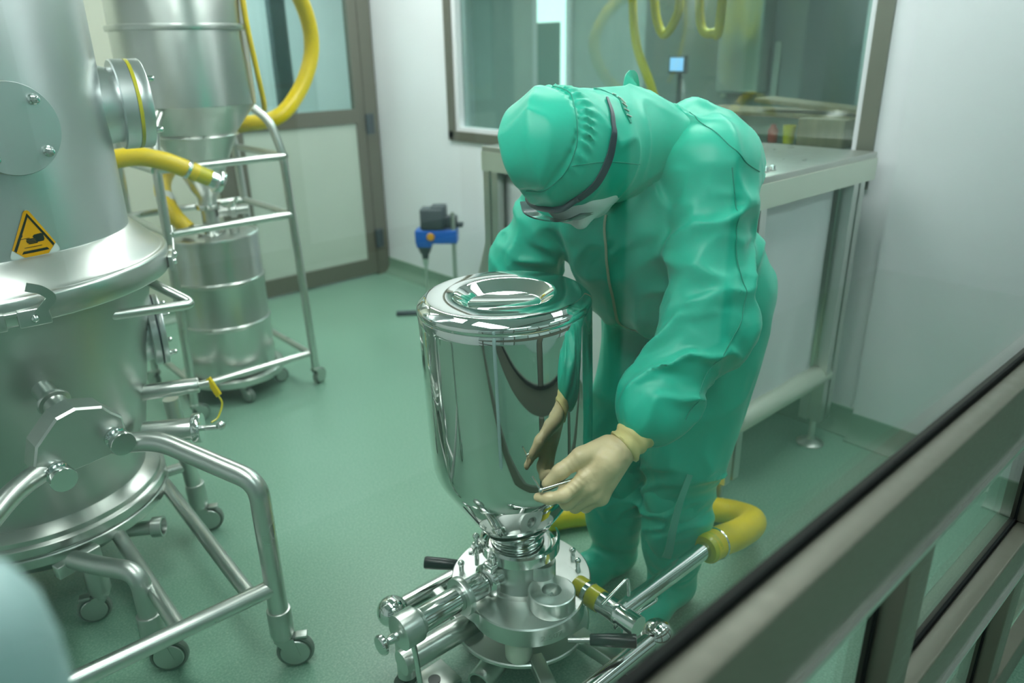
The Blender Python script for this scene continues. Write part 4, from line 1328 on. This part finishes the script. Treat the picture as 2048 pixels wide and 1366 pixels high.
def hand_prims(L, sh=0.0, mirror=None):
    """wrist, palm, five fingers: left hand pinching, points given for the left hand"""
    pts = dict(wrist=(1.062, .834, .765), cuff=(1.092, .826, .788), pc=(1.000, .845, .728),
               imcp=(.955, .862, .705), ipip=(.905, .875, .678), idip=(.886, .897, .669), itip=(.879, .922, .664),
               mmcp=(.958, .853, .688), mpip=(.925, .885, .646), mdip=(.936, .916, .640), mtip=(.955, .925, .652),
               rmcp=(.968, .848, .668), rpip=(.948, .884, .628), rdip=(.962, .912, .624), rtip=(.980, .918, .638),
               pmcp=(.984, .846, .652), ppip=(.974, .878, .618), pdip=(.988, .900, .617), ptip=(1.002, .903, .630),
               cmc=(1.020, .862, .752), tmcp=(.962, .882, .742), tip=(.920, .900, .716), ttip=(.897, .914, .692))
    g = {}
    for k, v in pts.items():
        v = np.array(v) + np.array((.016, .016, -.014))
        if mirror is not None:
            v = np.array([v[0] + mirror[1], 2 * mirror[0] - v[1], v[2] + mirror[2]])
        g[k] = v
    s = sh

    def cr(amp, fr, seed):
        if sh:
            return None
        return lambda P, t, th: amp * (np.sin(t * fr + noise(P, 60, seed)) ** 4 - .3)
    pr = [('c', g['wrist'], g['pc'], .030 - s, .031 - s, cr(.0016, 190, 1)),
          ('c', g['pc'], g['imcp'], .027 - s, .0175 - s), ('c', g['pc'], g['mmcp'], .028 - s, .018 - s),
          ('c', g['pc'], g['rmcp'], .028 - s, .017 - s), ('c', g['pc'], g['pmcp'], .026 - s, .0155 - s),
          ('c', g['wrist'], g['pmcp'], .026 - s, .015 - s),
          ('c', g['imcp'], g['ipip'], .0165 - s, .0135 - s, cr(.0012, 260, 2)), ('c', g['ipip'], g['idip'], .0132 - s, .0118 - s, cr(.0010, 300, 3)), ('c', g['idip'], g['itip'], .0118 - s, .0098 - s),
          ('c', g['mmcp'], g['mpip'], .0165 - s, .0138 - s), ('c', g['mpip'], g['mdip'], .0134 - s, .0120 - s), ('c', g['mdip'], g['mtip'], .012 - s, .010 - s),
          ('c', g['rmcp'], g['rpip'], .0155 - s, .0130 - s), ('c', g['rpip'], g['rdip'], .0126 - s, .0114 - s), ('c', g['rdip'], g['rtip'], .0112 - s, .0095 - s),
          ('c', g['pmcp'], g['ppip'], .0140 - s, .0115 - s), ('c', g['ppip'], g['pdip'], .0112 - s, .010 - s), ('c', g['pdip'], g['ptip'], .010 - s, .0085 - s),
          ('c', g['cmc'], g['tmcp'], .0235 - s, .0195 - s), ('c', g['tmcp'], g['tip'], .0185 - s, .0155 - s, cr(.0011, 240, 4)), ('c', g['tip'], g['ttip'], .0158 - s, .0118 - s)]
    return pr, g


MIR = (1.150, .120, .003)
gl_pr, gl = hand_prims(True)
gr_pr, gr = hand_prims(False, 0.0, MIR)
bl_pr, _ = hand_prims(True, .003)
br_pr, _ = hand_prims(False, .003, MIR)


def arm(sh_, el_, wr_):
    return [('c', sh_, el_, .048, .038), ('c', el_, wr_, .038, .027)]


body_pr = [('c', (1.60, 1.04, .93), (1.44, 1.03, 1.17), .105, .10), ('c', (1.60, 1.14, .93), (1.44, 1.15, 1.17), .105, .10),
           ('c', SHL, SHR, .055, .055), ('c', (1.39, 1.09, 1.26), (1.26, 1.088, 1.292), .062, .056),
           ('e', (1.155, 1.085, 1.305), (.098, .076, .078)), ('e', (1.140, 1.085, 1.255), (.070, .062, .060)),
           ('c', (1.165, 1.085, 1.205), (1.205, 1.085, 1.225), .034, .038),
           ('c', (1.122, 1.085, 1.212), (1.140, 1.085, 1.186), .010, .014),
           ('e', (1.115, 1.062, 1.213), (.012, .014, .011)), ('e', (1.115, 1.108, 1.213), (.012, .014, .011)),
           ('c', (1.160, 1.072, 1.181), (1.160, 1.098, 1.181), .008, .008), ('c', (1.168, 1.072, 1.183), (1.168, 1.098, 1.183), .008, .008),
           ('e', (1.165, 1.008, 1.275), (.026, .010, .018)), ('e', (1.165, 1.162, 1.275), (.026, .010, .018)),
           ('c', HIPL, KNL, .078, .055), ('c', KNL, ANL, .053, .038), ('c', HIPR, KNR, .078, .055), ('c', KNR, ANR, .053, .038),
           ('c', (1.47, 1.003, .05), (1.31, .982, .03), .036, .024), ('c', (1.455, 1.205, .05), (1.295, 1.215, .03), .036, .024)]
body_pr += arm(SHL, ELL, gl['wrist']) + arm(SHR, ELR, gr['wrist']) + bl_pr + br_pr
person = implicit('person', body_pr, .0062, .012, M_SKIN, None, (1.47, 1.09, 0.0))
tag(person, 'person in green cleanroom coverall and hood bending over the canister', 'person')

# -- coverall
fold_ua = cloth_fold(.0200, 13.5, .9, 2, -.15, .44, .30, .9)
fold_fa = cloth_fold(.0215, 14.5, .9, 7, -.08, .42, .30, -.9)
trs = cloth_fold(.013, 8.5, .9, 18, -.5, 9, .32, .9)
leg_f = cloth_fold(.0170, 9.5, 1.0, 11, .0, .9, .30, .8)
leg_g = cloth_fold(.0200, 13, 1.0, 14, -.08, .9, .30, .8)
ELLs = (1.292, .830, .950)
CFL = (1.150, .846, .806)
CFR = (1.225, 1.440, .806)
suit = [('c', (1.595, 1.025, .92), (1.46, 1.03, 1.17), .148, .128, trs), ('c', (1.595, 1.155, .92), (1.46, 1.15, 1.17), .148, .128, trs),
        ('c', (1.50, 1.03, .96), (1.37, 1.04, 1.18), .11, .085, trs), ('c', (1.50, 1.15, .96), (1.37, 1.14, 1.18), .11, .085, trs),
        ('c', (1.335, 1.06, 1.13), (1.43, 1.06, .95), .095, .12, trs), ('c', (1.325, 1.175, 1.12), (1.43, 1.16, .95), .098, .12, trs), ('c', (1.49, .985, 1.262), (1.49, 1.19, 1.268), .096, .098, trs), ('c', (1.465, .945, 1.255), (1.42, .93, 1.25), .086, .085), ('c', (1.44, 1.02, 1.305), (1.435, .945, 1.270), .082, .082, trs), ('c', (1.44, 1.15, 1.305), (1.42, 1.24, 1.265), .080, .080),
        ('c', (1.47, .955, 1.225), (1.47, 1.20, 1.24), .090, .098, trs),
        ('c', (1.445, .985, 1.235), (1.445, 1.195, 1.235), .098, .098, soft_fold(.006, 9, 9)),
        ('c', (1.415, .930, 1.250), (1.395, 1.25, 1.250), .078, .078),
        ('c', (1.40, 1.09, 1.27), (1.28, 1.088, 1.285), .085, .078),
        ('c', SHL, ELLs, .086, .084, fold_ua), ('c', ELLs, CFL, .084, .074, fold_fa), ('c', CFL, (1.122, .846, .786), .064, .050),
        ('c', SHR, ELR, .090, .080, fold_ua), ('c', ELR, CFR, .076, .066, fold_fa), ('c', CFR, (1.20, 1.44, .787), .058, .045),
        ('c', HIPL, KNL, .142, .105, leg_f), ('c', KNL, (1.480, 1.002, .27), .100, .086, leg_g), ('c', (1.480, 1.002, .27), (1.478, 1.003, .16), .086, .078),
        ('c', HIPR, KNR, .142, .100, leg_f), ('c', KNR, (1.468, 1.205, .27), .096, .082, leg_g), ('c', (1.468, 1.205, .27), (1.465, 1.205, .16), .082, .074)]
cov = implicit('coverall', suit, 0.0056, .036, M_SUIT, person, None, 2)
# -- boot covers
for (ax_, ay_, ty, sd) in ((1.476, 1.003, .980, 3), (1.462, 1.205, 1.218, 4)):
    bf = sleeve_fold(.008, 11, sd, 1.2, sd, -.02, .9, .6)
    bp = [('c', (ax_, ay_, .36), (ax_, ay_, .20), .088, .080, bf), ('c', (ax_, ay_, .22), (ax_ + .012, ay_, .075), .082, .066, bf),
          ('c', (ax_ + .018, ay_, .055), (ax_ - .10, (ay_ + ty) / 2, .050), .056, .052), ('c', (ax_ - .10, (ay_ + ty) / 2, .050), (ax_ - .185, ty, .036), .052, .036)]
    implicit('boot_cover', bp, .0058, .025, M_SUIT, person, None, 2, cut=lambda G: .004 - G[..., 2])

# -- hood
def hood_fold(P, t, th):
    f = (P[:, 0] - 1.039 - .47 * (P[:, 2] - 1.322)) / 1.105          # distance from the crown seam, + towards the neck
    seam = np.exp(-(f / .0045) ** 2)
    v = np.array([.69, 0, -.72])
    ang = np.arctan2(P[:, 1] - 1.083, (P - np.array([1.09, 1.083, 1.30])) @ np.array([.69, 0, .72]))
    puck = np.exp(-((f - .014) / .016) ** 2) * np.sin(ang * 34 + 2 * np.sin(ang * 5)) * np.clip(np.cos(ang + .5) + .45, 0, 1)
    big = np.exp(-(np.abs(noise(P * np.array([1, 1, .8]), 6.5, 13)) / .34) ** 1.5)
    fine = np.exp(-(np.abs(noise(P * np.array([1.2, .7, 1]), 15, 17)) / .25) ** 1.5)
    return .0052 * puck - .006 * seam + .013 * (big - .45) + .0045 * (fine - .4) + .004 * np.clip(f / -.05, 0, 1)


hood = [('e', (1.108, 1.082, 1.312), (.134, .118, .120), None, hood_fold), ('e', (1.150, 1.082, 1.285), (.112, .116, .112), None, hood_fold),
        ('c', (1.20, 1.083, 1.302), (1.33, 1.088, 1.305), .116, .112, hood_fold),
        ('c', (1.255, 1.083, 1.266), (1.345, 1.088, 1.262), .088, .096, hood_fold),
        ('c', (1.37, 1.06, 1.305), (1.43, .985, 1.275), .082, .078, hood_fold), ('c', (1.37, 1.12, 1.305), (1.43, 1.19, 1.275), .082, .078, hood_fold)]
hoodo = implicit('hood', hood, .0046, .035, M_SUIT, person, None, 2)
hb_ = bvh_of(hoodo)
cb_ = bvh_of(cov)

# dark seam round the crown of the hood
ring = [(1.095, 1.10, 1.432), (1.088, 1.046, 1.424), (1.065, 1.008, 1.395), (1.052, .988, 1.361), (1.039, .984, 1.322), (1.028, .993, 1.285), (1.013, 1.014, 1.256), (1.001, 1.040, 1.240), (.998, 1.079, 1.237)]
sm_ = snap_path(hb_, ring, .0004, 8)
MB().tube([p for p, _ in sm_], .0012, 8).build('hood_seam', M_SUITD, hoodo)
pth = snap_path(hb_, [(1.187, 1.075, 1.421), (1.213, 1.030, 1.402), (1.193, 1.000, 1.388), (1.186, .975, 1.360)], .0008, 8)
vs, fs = ribbon(pth, [.004 + .011 * math.sin(PI * min(1, (i + 2) / (len(pth) + 2))) for i in range(len(pth))], .0015)
tie = MB().add(vs, fs).build('hood_opening', M_SUITD, hoodo)
lc = MB()
for i in range(6, len(pth) - 3, 3):
    p, nr = pth[i]
    d = (pth[i + 1][0] - p).normalized()
    s = d.cross(nr)
    lc.cyl(p + nr * .003 - s * .006 + d * .002, p + nr * .003 + s * .006 - d * .002, .0014, n=8)
lc.build('lacing', M_WHITE, tie)
hl = snap_path(hb_, [(1.037, .990, 1.292), (1.070, .975, 1.295), (1.13, .964, 1.292), (1.215, .974, 1.278)], .0004, 8)
MB().tube([p for p, _ in hl], .0010, 6).build('side_seam', M_SUITD, hoodo)
# -- goggles: strap, frame, lens
sp_ = [(1.165, 1.020, 1.407), (1.147, .990, 1.382), (1.127, .967, 1.350), (1.117, .966, 1.311), (1.101, .971, 1.274), (1.085, .986, 1.243), (1.072, 1.012, 1.217)]
path = snap_path(hb_, sp_, .0015, 8)
n_ = len(path)
vs, fs = ribbon(path, [.004 + .013 * min(1, i / n_ * 1.8) for i in range(n_)], .003)
gg = MB().add(vs, fs).build('goggles', M_GOGG, person)
fr_ = [path[-3][0], path[-1][0], Vector((1.052, 1.030, 1.203)), Vector((1.040, 1.060, 1.200)), Vector((1.038, 1.092, 1.202)), Vector((1.052, 1.128, 1.208)), Vector((1.085, 1.160, 1.215))]
MB().tube(spline(fr_, 8), .0062, 12).build('goggle_rim', M_GOGG, gg)
q = spline([(1.072, .998, 1.196), (1.052, 1.03, 1.180), (1.045, 1.085, 1.176), (1.052, 1.14, 1.180), (1.072, 1.175, 1.196)], 8)
vs, fs = [], []
for p in q:
    vs += [p, p + Vector((.040, 0, -.004))]
for i in range(len(q) - 1):
    fs.append((2 * i, 2 * i + 1, 2 * i + 3, 2 * i + 2))
k = len(vs)
vs += [v + Vector((0, 0, -.003)) for v in vs]
fs += [tuple(x + k for x in reversed(f)) for f in fs]
MB().add(vs, fs).build('goggle_lens', M_LENS, gg)
# -- face mask
mk = [('e', (1.135, 1.082, 1.208), (.068, .080, .030)), ('c', (1.115, 1.075, 1.200), (1.185, 1.075, 1.206), .042, .050), ('c', (1.12, 1.035, 1.210), (1.19, 1.03, 1.225), .026, .03), ('c', (1.13, 1.135, 1.210), (1.20, 1.135, 1.225), .03, .03),
      ('c', (1.118, 1.050, 1.190), (1.112, 1.035, 1.166), .032, .012), ('c', (1.165, 1.02, 1.215), (1.112, 1.035, 1.170), .02, .012)]
implicit('face_mask', mk, .004, .02, M_MASK, person, None, 2)

# -- gloves
M_CUFF = mat('glove_cuff', (.82, .70, .30), .42, bump=.2, bscale=60)
for (pr, g_, nm) in ((gl_pr, gl, 'left'), (gr_pr, gr, 'right')):
    go = implicit('glove', pr, .0026, .0085, M_GLOVE, person, None, 2)
    wv, cv = Vector(g_['wrist']), Vector(g_['cuff'])
    ax = (cv - wv).normalized()
    base = wv - ax * .026
    prof = []
    L = (cv - wv).length + .064
    vs, fs = [], []
    nn, mm = 56, 22
    e1 = ax.orthogonal().normalized()
    e2 = ax.cross(e1)
    for j in range(mm + 1):
        u = j / mm
        for i in range(nn):
            a = 2 * PI * i / nn
            rr = .0345 + .0060 * min(1, u * 2) + .0026 * math.sin(u * 30 + 1.3 * math.sin(a * 2 + 1)) * (1 - u) + .0012 * math.sin(5 * a + u * 9) + (.0022 if j in (0, 1) else 0)
            c_ = base + ax * (u * L + .004 * math.sin(a + 1) * (1 - u))
            vs.append(c_ + (e1 * math.cos(a) + e2 * math.sin(a)) * rr)
    for j in range(mm):
        for i in range(nn):
            fs.append((j * nn + i, j * nn + (i + 1) % nn, (j + 1) * nn + (i + 1) % nn, (j + 1) * nn + i))
    fs.append(tuple(range(nn - 1, -1, -1)))
    fs.append(tuple(range(mm * nn, (mm + 1) * nn)))
    MB().add(vs, fs).build('cuff', M_CUFF, go, smooth=60)

# -- trims of the coverall: zip, sleeve seams, collar tab, ankle strap
zp = [(1.246, 1.082, 1.154), (1.246, 1.082, 1.097), (1.271, 1.094, 1.020), (1.300, 1.098, .940), (1.350, 1.115, .856), (1.42, 1.10, .80)]
vs, fs = ribbon(snap_path(cb_, zp, .0008, 8), .007, .002)
MB().add(vs, fs).build('zip', M_ZIP, cov)
for sm in ([(1.350, .845, 1.269), (1.345, .827, 1.206), (1.326, .805, 1.140), (1.316, .785, 1.073), (1.304, .757, 1.018), (1.267, .746, .966), (1.215, .747, .916), (1.174, .760, .848), (1.137, .766, .804)],
           [(1.40, .99, 1.365), (1.384, .955, 1.350), (1.362, .890, 1.324), (1.367, .849, 1.291), (1.399, .833, 1.269), (1.44, .84, 1.25)]):
    pp = snap_path(cb_, sm, .0006, 8)
    MB().tube([p for p, _ in pp], .0012, 6).build('sleeve_seam', M_SUITD, cov)
tab = [(1.405, 1.165, 1.405), (1.425, 1.175, 1.432), (1.450, 1.19, 1.412), (1.46, 1.20, 1.385)]
vs, fs = ribbon([(p, Vector((-.3, -.9, .1)).normalized()) for p in spline(tab, 6)], .035, .004)
MB().add(vs, fs).build('collar_tab', M_SUIT, cov)
stp = [Vector((1.398, .915, .50)), Vector((1.378, .925, .42)), Vector((1.372, .935, .34)), Vector((1.376, .945, .27)), Vector((1.38, .955, .235))]
vs, fs = ribbon([(p, Vector((-.75, -.62, .05)).normalized()) for p in spline(stp, 6)], [.014 + .010 * i / 24 for i in range(25)], .003)
MB().add(vs, fs).build('tie_strap', mat('pale_green_strap', (.12, .50, .38), .5), cov)

# ---- small steel pin held between thumb and finger, reaching the canister
t = thing('locking_pin', 'thin steel pin with small ball pinched between thumb and finger', 'pin', (.905, .925, .685))
MB().cyl((.962, .885, .692), (.893, .928, .672), .0032, n=14, bev=.0008).sphere((.893, .928, .672), .0052, 16, 10).build('shank', M_CHROME, t)
MB().cyl((.893, .928, .672), (.885, .945, .700), .0024, n=12).build('tip', M_CHROME, t)
